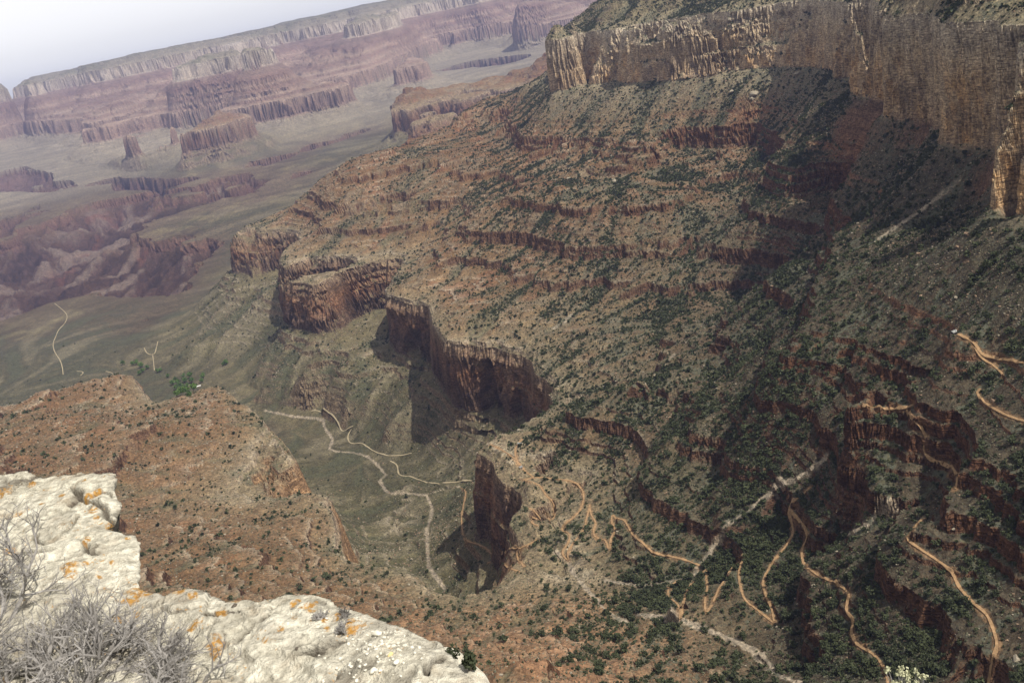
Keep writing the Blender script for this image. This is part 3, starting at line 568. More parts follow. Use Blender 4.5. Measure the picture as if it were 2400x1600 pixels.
def ribbon(name, flat, wid, mat, lift=.6, wob=.3, bench=True):
    px = [(flat[i], flat[i + 1]) for i in range(0, len(flat), 2)]
    L = sum(math.dist(px[i], px[i + 1]) for i in range(len(px) - 1)); q = spline(px, max(4, int(L / 5)))
    w3 = [hit(a, b) for a, b in q]; segs = [[]]
    for v in w3:
        if v is None: segs.append([]); continue
        if segs[-1] and math.dist(segs[-1][-1][:2], v[:2]) > .022 * math.hypot(v[0], v[1]): segs.append([])
        segs[-1].append(v)
    for sg in segs:
        if len(sg) < 3: continue
        c = np.array(sg)[:, :2]
        for _ in range(2): c[1:-1] = (c[:-2] + 2 * c[1:-1] + c[2:]) / 4
        n = max(6, int(np.hypot(*np.diff(c, axis=0).T).sum() / (np.hypot(*c[0]) * .0022))); c = spline(c, n)
        t = np.gradient(c, axis=0); t /= np.hypot(t[:, 0], t[:, 1])[:, None] + 1e-9; pr = np.c_[-t[:, 1], t[:, 0]]
        hw = wid / 2 * (1 + wob * RNG.normal(size=n).clip(-2, 2)); hw = np.convolve(np.pad(hw, 2, 'edge'), [.1, .2, .4, .2, .1], 'valid')
        off = np.array([-1, -.5, 0, .5, 1.]); pts = c[:, None] + pr[:, None] * (hw[:, None] * off)[..., None]
        zz = on_mesh(pts[..., 0].ravel(), pts[..., 1].ravel()).reshape(n, 5)
        if bench: m = zz.max(1); m = np.convolve(np.pad(m, 1, 'edge'), [.25, .5, .25], 'valid'); zz = .6 * m[:, None] + .4 * zz
        zz = zz + lift
        P3 = np.concatenate([pts, zz[..., None]], 2)
        e0 = P3[:, :1].copy(); e1 = P3[:, -1:].copy(); sk = wid * .3
        e0[..., 2] -= sk; e1[..., 2] -= sk; e0[:, 0, :2] -= pr * .25 * sk; e1[:, 0, :2] += pr * .25 * sk
        P3 = np.concatenate([e0, P3, e1], 1); k = 7
        ii = np.arange(n * k).reshape(n, k); f = np.stack([ii[:-1, :-1], ii[:-1, 1:], ii[1:, 1:], ii[1:, :-1]], -1).reshape(-1, 4)
        tag(mesh_obj(name, P3.reshape(-1, 3), f, mat), kind='structure'); RIB.append((c, wid))
def dirt(name, c, var):
    m = NB(name); n = m.noise(.35, 5); n2 = m.noise(2.5, 3)
    k = m.mix(1, c, m.mix(m.ramp(n, .3, .7), (1 - var,) * 3, (1 + var,) * 3), 'MULTIPLY'); k = m.mix(1, k, m.mix(m.ramp(n2, .3, .7), (.75,) * 3, (1.2,) * 3), 'MULTIPLY')
    m.bump(n2, .3, .6); return m.col(k)
TRAIL = dirt('trail_dirt', (.32, .205, .11), .35); PALE = dirt('pale_trail_dirt', (.36, .30, .195), .12); GRAVEL = dirt('wash_gravel', (.33, .285, .225), .25)
for fl in TRAILS: ribbon('trail', fl, 2.2, TRAIL, lift=.4)
for fl in FAR_TRAILS: ribbon('trail', fl, 2.9, PALE, lift=.7)
# ------------------------------------------------------------------ plants
def leafmat(name, a, b):
    m = NB(name, .8, .15); oi = m.n('ShaderNodeObjectInfo'); n = m.noise(.9, 3); n2 = m.noise(.03, 3)
    k = m.mix(m.ramp(n, .3, .7), a, b); k = m.mix(1, k, m.mix(m.ramp(n2, .35, .65), (.8, .8, .8), (1.25, 1.2, 1.1)), 'MULTIPLY')
    return m.col(k)
JUN = leafmat('juniper_leaf', (.032, .043, .023), (.072, .083, .043)); SAGE = leafmat('sage_leaf', (.12, .125, .085), (.19, .185, .13)); COT = leafmat('cottonwood_leaf', (.055, .105, .03), (.10, .165, .045))
bk = NB('bark'); BARK = bk.col(bk.mix(bk.noise(9, 4), (.10, .075, .055), (.26, .22, .18)))
def crown(n, rx, rz, size, zc=None, clumps=7, seed=0):
    g = np.random.default_rng(seed); zc = rz if zc is None else zc
    cc = g.normal(size=(clumps, 3)); cc /= np.linalg.norm(cc, axis=1)[:, None]; cc *= g.uniform(.25, .72, (clumps, 1)); cr_ = g.uniform(.3, .55, clumps)
    k = g.integers(0, clumps, n); d = g.normal(size=(n, 3)); d /= np.linalg.norm(d, axis=1)[:, None]
    c = cc[k] + d * (cr_[k] * g.uniform(.6, 1.05, n))[:, None]; c *= (rx, rx, rz); c[:, 2] += zc; c[:, 2] = np.maximum(c[:, 2], .04 * rz)
    a = g.normal(size=(n, 3)); a /= np.linalg.norm(a, axis=1)[:, None]; b = np.cross(a, g.normal(size=(n, 3))); b /= np.linalg.norm(b, axis=1)[:, None]
    s = size * g.uniform(.6, 1.3, (n, 1)); a *= s; b *= s * .7
    return np.stack([c - a - b, c + a - b, c + a + b, c - a + b], 1).reshape(-1, 3), np.arange(4 * n).reshape(n, 4)
def tube(pts, rad, sides=5):
    pts = [Vector(p) for p in pts]; V, Fc = [], []
    for i, p in enumerate(pts):
        d = (pts[min(i + 1, len(pts) - 1)] - pts[max(i - 1, 0)]).normalized(); u = d.orthogonal().normalized(); v = d.cross(u)
        for k in range(sides):
            a = 2 * math.pi * k / sides; V.append(p + (u * math.cos(a) + v * math.sin(a)) * rad[i])
    for i in range(len(pts) - 1):
        for k in range(sides):
            a = i * sides + k; b = i * sides + (k + 1) % sides; Fc.append((a, b, b + sides, a + sides))
    return V, Fc
def join(parts):
    V, Fc = [], []
    for v, f in parts:
        o = len(V); V += [tuple(q) for q in v]; Fc += [tuple(int(j) + o for j in t) for t in f]
    return V, Fc
# where plants can stand: vertices of the ground that the rim overlooks, weighted by area
tv = zv / rv; vis = tv >= np.maximum.accumulate(tv, axis=1) - .0015
dl = np.linalg.norm(np.cross(np.stack(gi, -1), np.stack(gj, -1)), axis=2)
def tocam(x, y, z):
    u = z * math.cos(PITCH) - y * math.sin(PITCH); f = y * math.cos(PITCH) + z * math.sin(PITCH)
    sx, sy = x / f * PXF, -u / f * PXF
    return 1200 + sx * math.cos(ROLL) + sy * math.sin(ROLL), 800 - sx * math.sin(ROLL) + sy * math.cos(ROLL)
sxp, syp = tocam(xv, yv, zv); inf = (sxp > -60) & (sxp < 2460) & (syp > -60) & (syp < 1660)
area = np.minimum(dl, (rv * .004) ** 2 * 6)
clump = nz(xv, yv, 70, 71) + .7 * nz(xv, yv, 25, 72) + .8 * nz(xv, yv, 260, 73)
east = sm(-.06, .06, np.arctan2(xv, yv))
def density(kind):
    if kind == 'jun': d = (.38 + 2.4 * sm(.2, 1.9, clump + .9 * gl)) * (.28 + 1.3 * east + .8 * sm(.1, .3, np.arctan2(xv, yv)) * sm(-330, -400, zev)) * sm(-900, -840, zev) * (1 + 1.3 * sm(.05, .09, np.arctan2(xv, yv)) * sm(.34, .24, np.arctan2(xv, yv)) * sm(780, 860, rv) * sm(1250, 1080, rv)) + .05 * sm(-965, -930, zev)
    else: d = .5 + .8 * sm(-1, 1.2, clump)
    return d * (1 - ST) ** .9 * (1 - WM) * sm(-980, -970, zev)
def scatter(dens, count, rmin, rmax):
    w_ = (dens * area * (rv > rmin) * (rv < rmax) * np.where(vis & inf, 1, .05)).ravel(); cs = np.cumsum(w_); pick = np.searchsorted(cs, RNG.random(count) * cs[-1])
    i, j = np.unravel_index(pick, rv.shape); i = np.clip(i, 1, NT - 2); j = np.clip(j, 1, NV - 2)
    u = RNG.uniform(-.5, .5, count); v = RNG.uniform(-.5, .5, count)
    p = np.stack([a[i, j] + u * gg[i, j] + v * hh[i, j] for a, gg, hh in zip((xv, yv, zv), gi, gj)], -1)
    keep = np.ones(count, bool)
    for c, wd in RIB:
        for k in range(0, len(c), 60):
            s_ = c[k:k + 61]; lo, hi = s_.min(0) - 6, s_.max(0) + 6
            q = np.nonzero((p[:, 0] > lo[0]) & (p[:, 0] < hi[0]) & (p[:, 1] > lo[1]) & (p[:, 1] < hi[1]))[0]
            if len(q): dd = np.sqrt(((p[q, None, :2] - s_[None]) ** 2).sum(2)).min(1); keep[q[dd < wd * .5 + 2.3]] = False
    return p[keep]
def merged(name, p, rad, variants, mat, **kw):
    """many small plants nobody could count, as one object"""
    k = RNG.integers(0, len(variants), len(p)); V, Fc, o = [], [], 0
    for v_ in range(len(variants)):
        bv, bf = variants[v_]; q = p[k == v_]; rr_ = rad[k == v_]; a = RNG.uniform(0, 6.28, len(q)); c, s = np.cos(a)[:, None], np.sin(a)[:, None]
        x = bv[None, :, 0] * c - bv[None, :, 1] * s; y = bv[None, :, 0] * s + bv[None, :, 1] * c; z = np.broadcast_to(bv[None, :, 2], x.shape)
        P3 = np.stack([x, y, z], -1) * rr_[:, None, None] + q[:, None, :]
        V.append(P3.reshape(-1, 3)); Fc.append((bf[None] + (np.arange(len(q)) * len(bv))[:, None, None] + o).reshape(-1, bf.shape[1])); o += P3.shape[0] * P3.shape[1]
    return mesh_obj(name, np.concatenate(V), np.concatenate(Fc), mat, **kw)
pj = scatter(density('jun'), 135000, 420, 5000); rj = np.exp(RNG.normal(.18, .58, len(pj)).clip(-1.1, 1.5)) * 1.05; dj = np.hypot(pj[:, 0], pj[:, 1])
jx, jy = tocam(*pj.T); ok = (jx > 0) & (jx < 2400) & (jy > 0) & (jy < 1600) & ~((jx < 1180) & (jy > 1380)) & ~((jx < 330) & (jy > 1100))
big_ = np.zeros(len(pj), bool); order = np.argsort(np.where(ok, -rj / dj, 0))[:300]; big_[order] = True
near_ = (dj < 1250) & ~big_; far_ = ~near_ & ~big_
vn_ = [crown(46, 1, .75, .27, clumps=6, seed=s) for s in range(5)]; vf_ = [crown(13, .95, .7, .5, clumps=4, seed=20 + s) for s in range(6)]
tag(merged('juniper_scrub', np.concatenate([pj[near_]]), rj[near_], vn_, JUN), kind='stuff')
tag(merged('distant_juniper_scrub', pj[far_], rj[far_], vf_, JUN), kind='stuff')
ps = scatter(density('sage'), 90000, 420, 2300); rs_ = RNG.uniform(.35, .95, len(ps))
vs_ = [crown(9, 1, .6, .55, clumps=3, seed=40 + s) for s in range(5)]
tag(merged('sage_brush', ps, rs_, vs_, SAGE), kind='stuff')
# the 300 that show largest stand on their own
jm = []
for s in range(5):
    v, f = crown(230, 1, .85, .15, zc=.85, clumps=11, seed=60 + s); c = bpy.data.meshes.new('juniper'); c.from_pydata([tuple(q) for q in v], [], [tuple(map(int, t)) for t in f]); c.materials.append(JUN)
    st = []
    for k in range(3):
        a = 2.1 * k + s; st.append(tube([(0, 0, -.25), (.12 * math.cos(a), .12 * math.sin(a), .3), (.4 * math.cos(a), .4 * math.sin(a), .85)], [.09, .06, .03]))
    v, f = join(st); t = bpy.data.meshes.new('trunk'); t.from_pydata(v, [], f); t.materials.append(BARK); jm.append((c, t))
def where(x, y):
    if y > 1330 and x < 1500: return 'on the red slope at the bottom of the view' if x > 1150 else 'on the orange slope just above the pale foreground rock'
    if x > 1990: return 'beside the trail on the dark slope at the right edge' if y > 800 else 'on the shaded slope under the buff cliff at right'
    if y > 1150 and x > 1150: return 'among the switchbacks in the lower right valley'
    if x < 1000 and y > 850: return 'on the reddish mesa left of the valley floor'
    return 'on the ledgy slope right of the valley floor'
for q in order:
    c, t = jm[RNG.integers(0, 5)]; o = bpy.data.objects.new('juniper', c); COL.objects.link(o); o.location = pj[q]; s = rj[q]; o.scale = (s, s, s * RNG.uniform(.85, 1.25)); o.rotation_euler.z = RNG.uniform(0, 6.28)
    k = bpy.data.objects.new('trunk', t); COL.objects.link(k); k.parent = o
    tag(o, 'dark green juniper bush ' + where(jx[q], jy[q]), 'juniper', 'junipers dotted ' + where(jx[q], jy[q]))
# cottonwoods at the springs
cm = []
for s in range(4):
    v, f = crown(260, 7, 5.5, 1.0, zc=8.5, clumps=12, seed=80 + s); c = bpy.data.meshes.new('crown'); c.from_pydata([tuple(q) for q in v], [], [tuple(map(int, t)) for t in f]); c.materials.append(COT)
    v, f = join([tube([(0, 0, -1), (.2, .1, 3), (0, .3, 7)], [.7, .5, .35]), tube([(.1, .1, 3), (2, .5, 6), (3.4, 1, 9)], [.35, .25, .12]), tube([(0, .1, 4), (-2, -1, 7), (-3, -1.6, 9.5)], [.32, .2, .1])])
    t = bpy.data.meshes.new('trunk'); t.from_pydata(v, [], f); t.materials.append(BARK); cm.append((c, t))
CW = [(289,851,1), (312,852,.9), (322,850,1), (332,857,1.1), (336,868,.9), (328,873,.8), (346,860,.8), (370,868,.8), (378,866,.7), (395,880,.7), (405,898,1), (415,908,.9), (425,905,1), (412,888,.8), (435,892,1), (448,880,1.1), (452,892,1), (440,905,.9), (428,922,1), (440,918,.9), (418,925,.8), (455,912,1), (432,880,.8), (420,896,1), (478,882,1), (474,892,.8), (531,850,1), (524,853,.7), (460,902,.6), (446,926,.7)]
for x, y, s in CW:
    w_ = hit(x, y + 5)
    if w_ is None: continue
    c, t = cm[RNG.integers(0, 4)]; e = empty('cottonwood', w_); e.scale = (s * 1.45,) * 3; e.rotation_euler.z = RNG.uniform(0, 6.28)
    for nm, me in (('crown', c), ('trunk', t)):
        k = bpy.data.objects.new(nm, me); COL.objects.link(k); k.parent = e
    lone = x > 515
    tag(e, 'bright green cottonwood on the slope right of the main grove' if lone else ('bright green cottonwood in the small upper left clump by the springs' if x < 385 else 'bright green cottonwood in the main grove on the valley floor'), 'cottonwood', 'cottonwoods ' + ('right of the grove' if lone else 'in the upper left clump' if x < 385 else 'in the main grove'))
# ------------------------------------------------------------------ fallen blocks
bm_ = NB('pale_block', .95, .1); PB = bm_.col(bm_.mix(bm_.ramp(bm_.noise(.7, 6), .35, .65), (.20, .17, .125), (.37, .325, .25)))
bm2 = NB('brown_block', .95, .1); BB = bm2.col(bm2.mix(bm2.ramp(bm2.noise(.7, 6), .35, .65), (.17, .11, .075), (.33, .24, .165)))
def block(seed, n=9):
    g_ = np.random.default_rng(seed); b = bmesh.new()
    for k in range(n * 2):
        d = g_.normal(size=3); d /= np.linalg.norm(d); b.verts.new(np.clip(d * 1.25, -.85, .85) * (1, g_.uniform(.6, .95), .62))
    bmesh.ops.convex_hull(b, input=b.verts); bmesh.ops.delete(b, geom=[v for v in b.verts if not v.link_faces], context='VERTS'); bmesh.ops.triangulate(b, faces=b.faces)
    b.verts.index_update(); v = np.array([q.co[:] for q in b.verts]); f = np.array([[q.index for q in t.verts] for t in b.faces]); b.free(); v[:, 2] += .25; return v, f
bl = [block(s) for s in range(6)]
db = (.25 + 1.4 * sm(.3, 1.5, nz(xv, yv, 45, 81) + .8 * nz(xv, yv, 160, 82)) + 1.2 * sm(-300, -315, zev) * sm(-400, -350, zev)) * (1 - ST) * sm(-960, -850, zev)
db = db * (1 - .6 * east * sm(2600, 1500, rv))
pb = scatter(db, 75000, 420, 3900); rb = np.exp(RNG.normal(-.25, .5, len(pb))) * (.68 + .32 * sm(900, 2000, np.hypot(pb[:, 0], pb[:, 1]))); dbb = np.hypot(pb[:, 0], pb[:, 1]); bx, by = tocam(*pb.T)
ok = (bx > 0) & (bx < 2400) & (by > 0) & (by < 1600) & ~((bx < 1180) & (by > 1380)) & ~((bx < 330) & (by > 1100)); ob = np.argsort(np.where(ok, -rb / dbb, 0))[:280]; m_ = np.ones(len(pb), bool); m_[ob] = False
hf_ = RNG.random(len(pb)) < .45
tag(merged('pale_rubble', pb[m_ & hf_], rb[m_ & hf_], bl, PB), kind='stuff'); tag(merged('brown_rubble', pb[m_ & ~hf_], rb[m_ & ~hf_], bl, BB), kind='stuff')
BMS = {}
def boulder(loc, s, v, mat, label, group, name='boulder'):
    if (v, mat.name) not in BMS:
        me = bpy.data.meshes.new('boulder'); me.from_pydata([tuple(q) for q in bl[v][0]], [], [tuple(map(int, t)) for t in bl[v][1]]); me.materials.append(mat); BMS[v, mat.name] = me
    o = bpy.data.objects.new(name, BMS[v, mat.name]); COL.objects.link(o); o.location = loc; o.scale = s if isinstance(s, tuple) else (s,) * 3; o.rotation_euler = (RNG.uniform(-.3, .3), RNG.uniform(-.3, .3), RNG.uniform(0, 6.28)); tag(o, label, 'boulder', group); return o
for q in ob:
    w_ = where(bx[q], by[q]); pale = hf_[q]
    boulder(pb[q], float(min(rb[q], 2.6)), int(RNG.integers(0, 6)), PB if pale else BB, ('pale' if pale else 'brown') + ' angular boulder lying ' + w_, ('pale' if pale else 'brown') + ' boulders ' + w_)
for x, y, s, lb in [(1767,222,13,'largest white block on the talus under the buff cliff'), (1762,233,8,'small white block just below the largest white block'), (1715,218,10,'white block left of the largest white block'), (1870,176,11,'grey block high under the buff cliff near the red gully'),
                    (1440,427,9,'pale wedge block on the slope below the upper red ledges'), (1333,420,7,'pale block left of the wedge block on the red slope'), (2380,1545,16,'big grey boulder at the lower right edge of the view'), (1975,1250,9,'round grey boulder beside the wash between two trails'),
                    (1906,1372,7,'tall grey boulder below the middle switchback'), (1855,1510,8,'brown slab below the lower white wash'), (1870,1415,6,'grey block at the top of the rockfall beside the trail'), (1835,1430,7,'pale block in the rockfall beside the trail end'), (1865,1442,5,'small grey block in the middle of the rockfall'),
                    (1112,668,5,'lone pale block on the bench above the red cliff'), (2235,1240,6,'light block beside the right trail bend'), (1820,1468,7,'long pale slab at the lower end of the switchback'), (1215,1008,6,'pale knob of rock beside the lower rest house')]:
    w_ = hit(x, y)
    if w_ is not None: boulder(w_, float(s * np.hypot(w_[0], w_[1]) / PXF * .8), int(RNG.integers(0, 6)), PB, lb, None)
# ------------------------------------------------------------------ rest houses and the ranger cabin
st_ = NB('fieldstone'); STONE = st_.col(st_.mix(st_.ramp(st_.noise(2.2, 5), .35, .65), (.17, .13, .10), (.38, .31, .24)))
rf_ = NB('grey_shingle', .8); ROOF = rf_.col(rf_.mix(rf_.ramp(rf_.noise(3, 4), .35, .65), (.16, .165, .16), (.27, .27, .26)))
wd_ = NB('dark_timber'); WOOD = wd_.col(wd_.mix(wd_.noise(4, 4), (.07, .05, .035), (.14, .10, .07)))
wt_ = NB('white_metal_roof', .5); WHITE = wt_.col(wt_.mix(wt_.noise(1, 3), (.62, .62, .60), (.75, .75, .72)))
def boxm(cx, cy, cz, sx, sy, sz):
    v = [(cx + a * sx / 2, cy + b * sy / 2, cz + c * sz / 2) for a in (-1, 1) for b in (-1, 1) for c in (-1, 1)]
    return v, [(0, 1, 3, 2), (4, 6, 7, 5), (0, 4, 5, 1), (2, 3, 7, 6), (0, 2, 6, 4), (1, 5, 7, 3)]
def shelter(x, y, L, Wd, rot, label, cat, roofm, closed=False, name='rest_house'):
    w_ = hit(x, y); hh = hgt(w_[0] + np.array([-1, 1, 1, -1]) * L / 2, w_[1] + np.array([-1, -1, 1, 1]) * Wd / 2); e = empty(name, (w_[0], w_[1], float(max(hh.min(), hh.mean())) + .3)); e.rotation_euler.z = rot; tag(e, label, cat)
    mesh_obj('foundation', *boxm(0, 0, -1.6, L + .6, Wd + .6, 3.2), STONE, e)
    H = 2.6
    if closed: parts = [boxm(0, 0, H / 2, L, Wd, H)]; mesh_obj('wall', *join(parts), STONE, e); mesh_obj('door', *boxm(0, -Wd / 2 - .03, 1, 1, .05, 2), WOOD, e)
    else:
        mesh_obj('back_wall', *boxm(0, Wd / 2 - .2, H / 2, L - .4, .4, H), STONE, e)
        for sx in (-1, 1): mesh_obj('side_wall', *boxm(sx * (L / 2 - .2), 0, .55, .4, Wd - .9, 1.1), STONE, e)
        for sx in (-1, 0, 1): mesh_obj('post', *boxm(sx * (L / 2 - .2), -Wd / 2 + .2, H / 2, .3, .3, H), WOOD, e)
    l, wv, h = L / 2 + .6, Wd / 2 + .7, 1.5
    v = [(-l, -wv, H), (l, -wv, H), (l, wv, H), (-l, wv, H), (-l, 0, H + h), (l, 0, H + h)]; v += [(a, b, c + .18) for a, b, c in v]
    f = [(0, 4, 5, 1), (4, 3, 2, 5), (6, 7, 11, 10), (10, 11, 8, 9), (0, 1, 7, 6), (3, 9, 8, 2), (0, 6, 10, 4), (4, 10, 9, 3), (1, 5, 11, 7), (5, 2, 8, 11)]
    mesh_obj('roof', v, f, roofm, e)
    if closed: return e
    gv, gf = [(-l + .7, -wv + .6, H + .02), (-l + .7, wv - .6, H + .02), (-l + .7, 0, H + h - .35)], [(0, 1, 2)]
    mesh_obj('gable', gv, gf, WOOD, e); mesh_obj('gable', [(-a, b, c) for a, b, c in gv], [(2, 1, 0)], WOOD, e)
    for sx in (-1, 1): mesh_obj('skylight', [(sx * 1.6 - .5, -wv * .62, H + h * .38 + .26), (sx * 1.6 + .5, -wv * .62, H + h * .38 + .26), (sx * 1.6 + .5, -wv * .36, H + h * .64 + .26), (sx * 1.6 - .5, -wv * .36, H + h * .64 + .26)], [(0, 1, 2, 3)], WHITE, e)
    return e
shelter(2237, 786, 6.6, 4.4, .35, 'upper stone rest house with grey roof beside the trail at right', 'rest house', ROOF)
shelter(1219, 1042, 6, 4, -.6, 'small grey roofed rest house near the tip of the dark fin', 'rest house', ROOF)
shelter(1221, 1098, 4.6, 3.4, .5, 'small hut beside the trail just below the fin top rest house', 'hut', ROOF, True, 'hut')
shelter(466, 906, 13, 7, .2, 'white roofed cabin at the right side of the cottonwood grove', 'cabin', WHITE, True, 'cabin')

# ------------------------------------------------------------------ the pale limestone ledge at the viewer's feet
EDGE = [(-420,1090), (-200,1100), (0,1106), (60,1103), (100,1111), (180,1104), (232,1102), (255,1099), (270,1108), (274,1128), (268,1150), (280,1172), (283,1188), (262,1200), (276,1212), (258,1226), (256,1238), (285,1243), (312,1252), (328,1266), (326,1300), (331,1372), (340,1380), (372,1386), (398,1389), (440,1378), (478,1380), (505,1388), (545,1402), (600,1402),
        (645,1398), (668,1387), (720,1386), (772,1394), (812,1415), (850,1430), (885,1441), (930,1458), (960,1468), (1000,1488), (1030,1500), (1060,1532), (1085,1570), (1110,1605), (1150,1680), (1200,1800)]
ZR0 = -1.25
def at_z(px, py, z):
    a = ray(px, py); k = z / a[2]; return a[0] * k, a[1] * k
E2 = np.array([at_z(x, y, ZR0) for x, y in EDGE])
RT0, RT1 = math.radians(-62), math.radians(14)
res = .0052
tt = np.linspace(RT0, RT1, 620); rr1 = np.exp(np.linspace(math.log(.75), math.log(4.9), 900))
A1, B1 = np.meshgrid(tt, rr1, indexing='ij'); rx_, ry_ = B1 * np.sin(A1), B1 * np.cos(A1)
def seg_dist(x, y, pl):
    d = np.full(x.shape, 9.)
    for (ax, ay), (bx_, by_) in zip(pl[:-1], pl[1:]):
        vx, vy = bx_ - ax, by_ - ay; t = np.clip(((x - ax) * vx + (y - ay) * vy) / (vx * vx + vy * vy + 1e-12), 0, 1); d = np.minimum(d, np.hypot(x - ax - t * vx, y - ay - t * vy))
    return d
poly = np.concatenate([E2, [(.9, .2), (-2.5, -.5), (-6, 1.5)]])
ins = np.zeros(rx_.shape, bool)
for i in range(len(poly)):
    (ax, ay), (bx_, by_) = poly[i], poly[(i + 1) % len(poly)]
    c_ = ((ay > ry_) != (by_ > ry_)) & (rx_ < (bx_ - ax) * (ry_ - ay) / (by_ - ay + 1e-12) + ax); ins ^= c_
def fb(x, y, s, o=4, k=0):
    return sum(nz(x, y, s / 2 ** i, k + i) / 2 ** i for i in range(o))
ed = seg_dist(rx_, ry_, E2) * np.where(ins, 1, -1) + .006 * fb(rx_, ry_, .05, 3, 11)
rel_ = .016 * fb(rx_, ry_, .55, 3, 1) + .006 * fb(rx_, ry_, .12, 3, 5) + .0042 * fb(rx_, ry_, .03, 3, 9)
pit = sm(.45, .75, nz(rx_, ry_, .028, 3) * .6 + nz(rx_, ry_, .07, 8) * .6); rel_ -= .005 * pit
stepn = fb(rx_, ry_, .6, 3, 15); rel_ += .016 * (np.floor(stepn * 3) + sm(.75, 1, stepn * 3 % 1)) * .5
CR = [[(18,1158), (40,1142), (75,1131)], [(168,1138), (192,1166), (218,1190), (232,1186)], [(82,1262), (90,1280), (110,1288), (132,1283), (150,1268), (172,1250), (182,1222)], [(205,1275), (214,1295), (232,1308), (226,1285)], [(8,1312), (60,1308), (95,1312), (130,1306)],
      [(552,1512), (562,1490), (585,1475)], [(470,1440), (520,1450), (560,1440)], [(700,1540), (745,1520), (800,1500)], [(228,1190), (250,1214), (262,1222)], [(1005,1600), (1015,1575), (1025,1555)], [(590,1395), (620,1412), (660,1405)]]
crk = np.full(rx_.shape, 9.)
for c_ in CR:
    crk = np.minimum(crk, seg_dist(rx_ + .012 * nz(rx_, ry_, .05, 6), ry_ + .012 * nz(rx_, ry_, .05, 7), [at_z(x, y, ZR0) for x, y in c_]))
rel_ -= .030 * sm(.011, .002, crk)
rel_ += .006 * sm(.03, .006, crk)
drop = np.where(ed < .05, (.05 - np.clip(ed, -9, .05)) ** 2 * 4, 0)
down = np.where(ed < 0, np.minimum(-ed * 9, 2.6 - .5 * ed), 0)
rz_ = ZR0 + rel_ * sm(-.05, .06, ed) - drop * (ed > 0) - down - .01 * (ed < 0) + .03 * fb(rx_, ry_ + down * .4, .25, 3, 20) * (ed < -.01)
ge_t, ge_r = np.gradient(ed, tt[1] - tt[0], axis=0) / B1, np.gradient(ed, axis=1) / np.gradient(B1, axis=1)
gm = np.hypot(ge_t, ge_r) + 1e-6; ge_t /= gm; ge_r /= gm; und = np.where(ed < 0, -ed * .9 + np.minimum(down * .85, .42), 0)     # the lip overhangs
px_, py_ = rx_ + und * (ge_r * np.sin(A1) + ge_t * np.cos(A1)), ry_ + und * (ge_r * np.cos(A1) - ge_t * np.sin(A1))
for k_, (sc_, dp_) in enumerate([(.42, .016), (.2, .010), (.11, .007)]):
    cn = nz(rx_ + .02 * nz(rx_, ry_, .06, 31), ry_ + .02 * nz(rx_, ry_, .06, 32), sc_, 33 + k_); cm_ = sm(.0, .5, nz(rx_, ry_, sc_ * 1.6, 37 + k_))
    cl = sm(.05, .0, np.abs(cn)) * cm_; rz_ -= dp_ * cl * (ed > 0); crk = np.where(cl > .6, np.minimum(crk, .006), crk)
    rz_ += dp_ * .9 * cm_ * (cn > 0) * (ed > 0)
LI = [(6,1152,16), (75,1134,9), (42,1206,10), (208,1170,10), (170,1345,17), (172,1362,12), (308,1400,20), (322,1385,16), (290,1408,12), (345,1385,12), (262,1230,13), (420,1388,15), (455,1402,10), (458,1408,8), (552,1404,10), (518,1438,13), (530,1446,8), (455,1470,12), (448,1478,8), (510,1512,15), (508,1532,12), (495,1520,9), (505,1542,6), (728,1424,13),
      (690,1420,8), (700,1412,6), (792,1438,8), (787,1448,6), (822,1455,10), (820,1475,9), (760,1450,7), (765,1470,7), (692,1452,6), (625,1508,7), (660,1480,7), (205,1272,9), (222,1205,9), (232,1160,8), (240,1122,8), (196,1123,5), (148,1165,7), (142,1180,5), (228,1218,6), (300,1262,6), (206,1335,6), (265,1325,5), (235,1360,5), (100,1185,6), (22,1290,12), (35,1302,9), (320,1440,7), (275,1455,8), (185,1530,9), (740,1410,5), (705,1430,5)]
lic = np.zeros(rx_.shape)
for x, y, s in LI:
    qx, qy = at_z(x, y, ZR0); u = math.hypot(qx, qy, ZR0) * s * 1.02 / PXF; dx_, dy_ = rx_ - qx, ry_ - qy; ca, sa = qx / math.hypot(qx, qy), qy / math.hypot(qx, qy)
    lo_, la_ = dx_ * ca + dy_ * sa, -dx_ * sa + dy_ * ca; d = np.hypot(lo_ / 1.6, la_) / u; lic = np.maximum(lic, np.clip(1.35 - d, 0, 1))
ii = np.arange(rx_.size).reshape(rx_.shape); ff = np.stack([ii[:-1, :-1], ii[1:, :-1], ii[1:, 1:], ii[:-1, 1:]], -1)[:, :, ::-1]
keep_ = (ed > -.55); kf = (keep_[:-1, :-1] & keep_[1:, :-1] & keep_[1:, 1:] & keep_[:-1, 1:]); ff = ff[kf]
us = np.unique(ff); rem = np.zeros(rx_.size, int); rem[us] = np.arange(len(us))
m = NB('limestone', .92, .15)
la = m.n('ShaderNodeAttribute', attribute_name='lichen').outputs['Fac']; dirt_ = m.n('ShaderNodeAttribute', attribute_name='grime').outputs['Fac']
n1 = m.noise(3.5, 6); n2 = m.noise(38, 6); n3 = m.noise(150, 3)
k = m.mix(m.ramp(n1, .38, .66), (.62, .59, .49), (.78, .75, .64)); k = m.mix(1, k, m.mix(m.ramp(n2, .32, .66), (.48, .46, .43), (1.15, 1.14, 1.12)), 'MULTIPLY')
k = m.mix(m.ramp(m.noise(9, 8), .54, .70, 0, .6), k, (.36, .28, .19)); k = m.mix(m.ramp(m.noise(2.2, 8), .5, .66, 0, .7), k, (.33, .30, .25)); k = m.mix(m.ramp(m.noise(26, 5), .66, .72, 0, .75), k, (.16, .145, .12))
k = m.mix(m.ramp(dirt_, 0, 1, 0, .9), k, (.085, .07, .055))
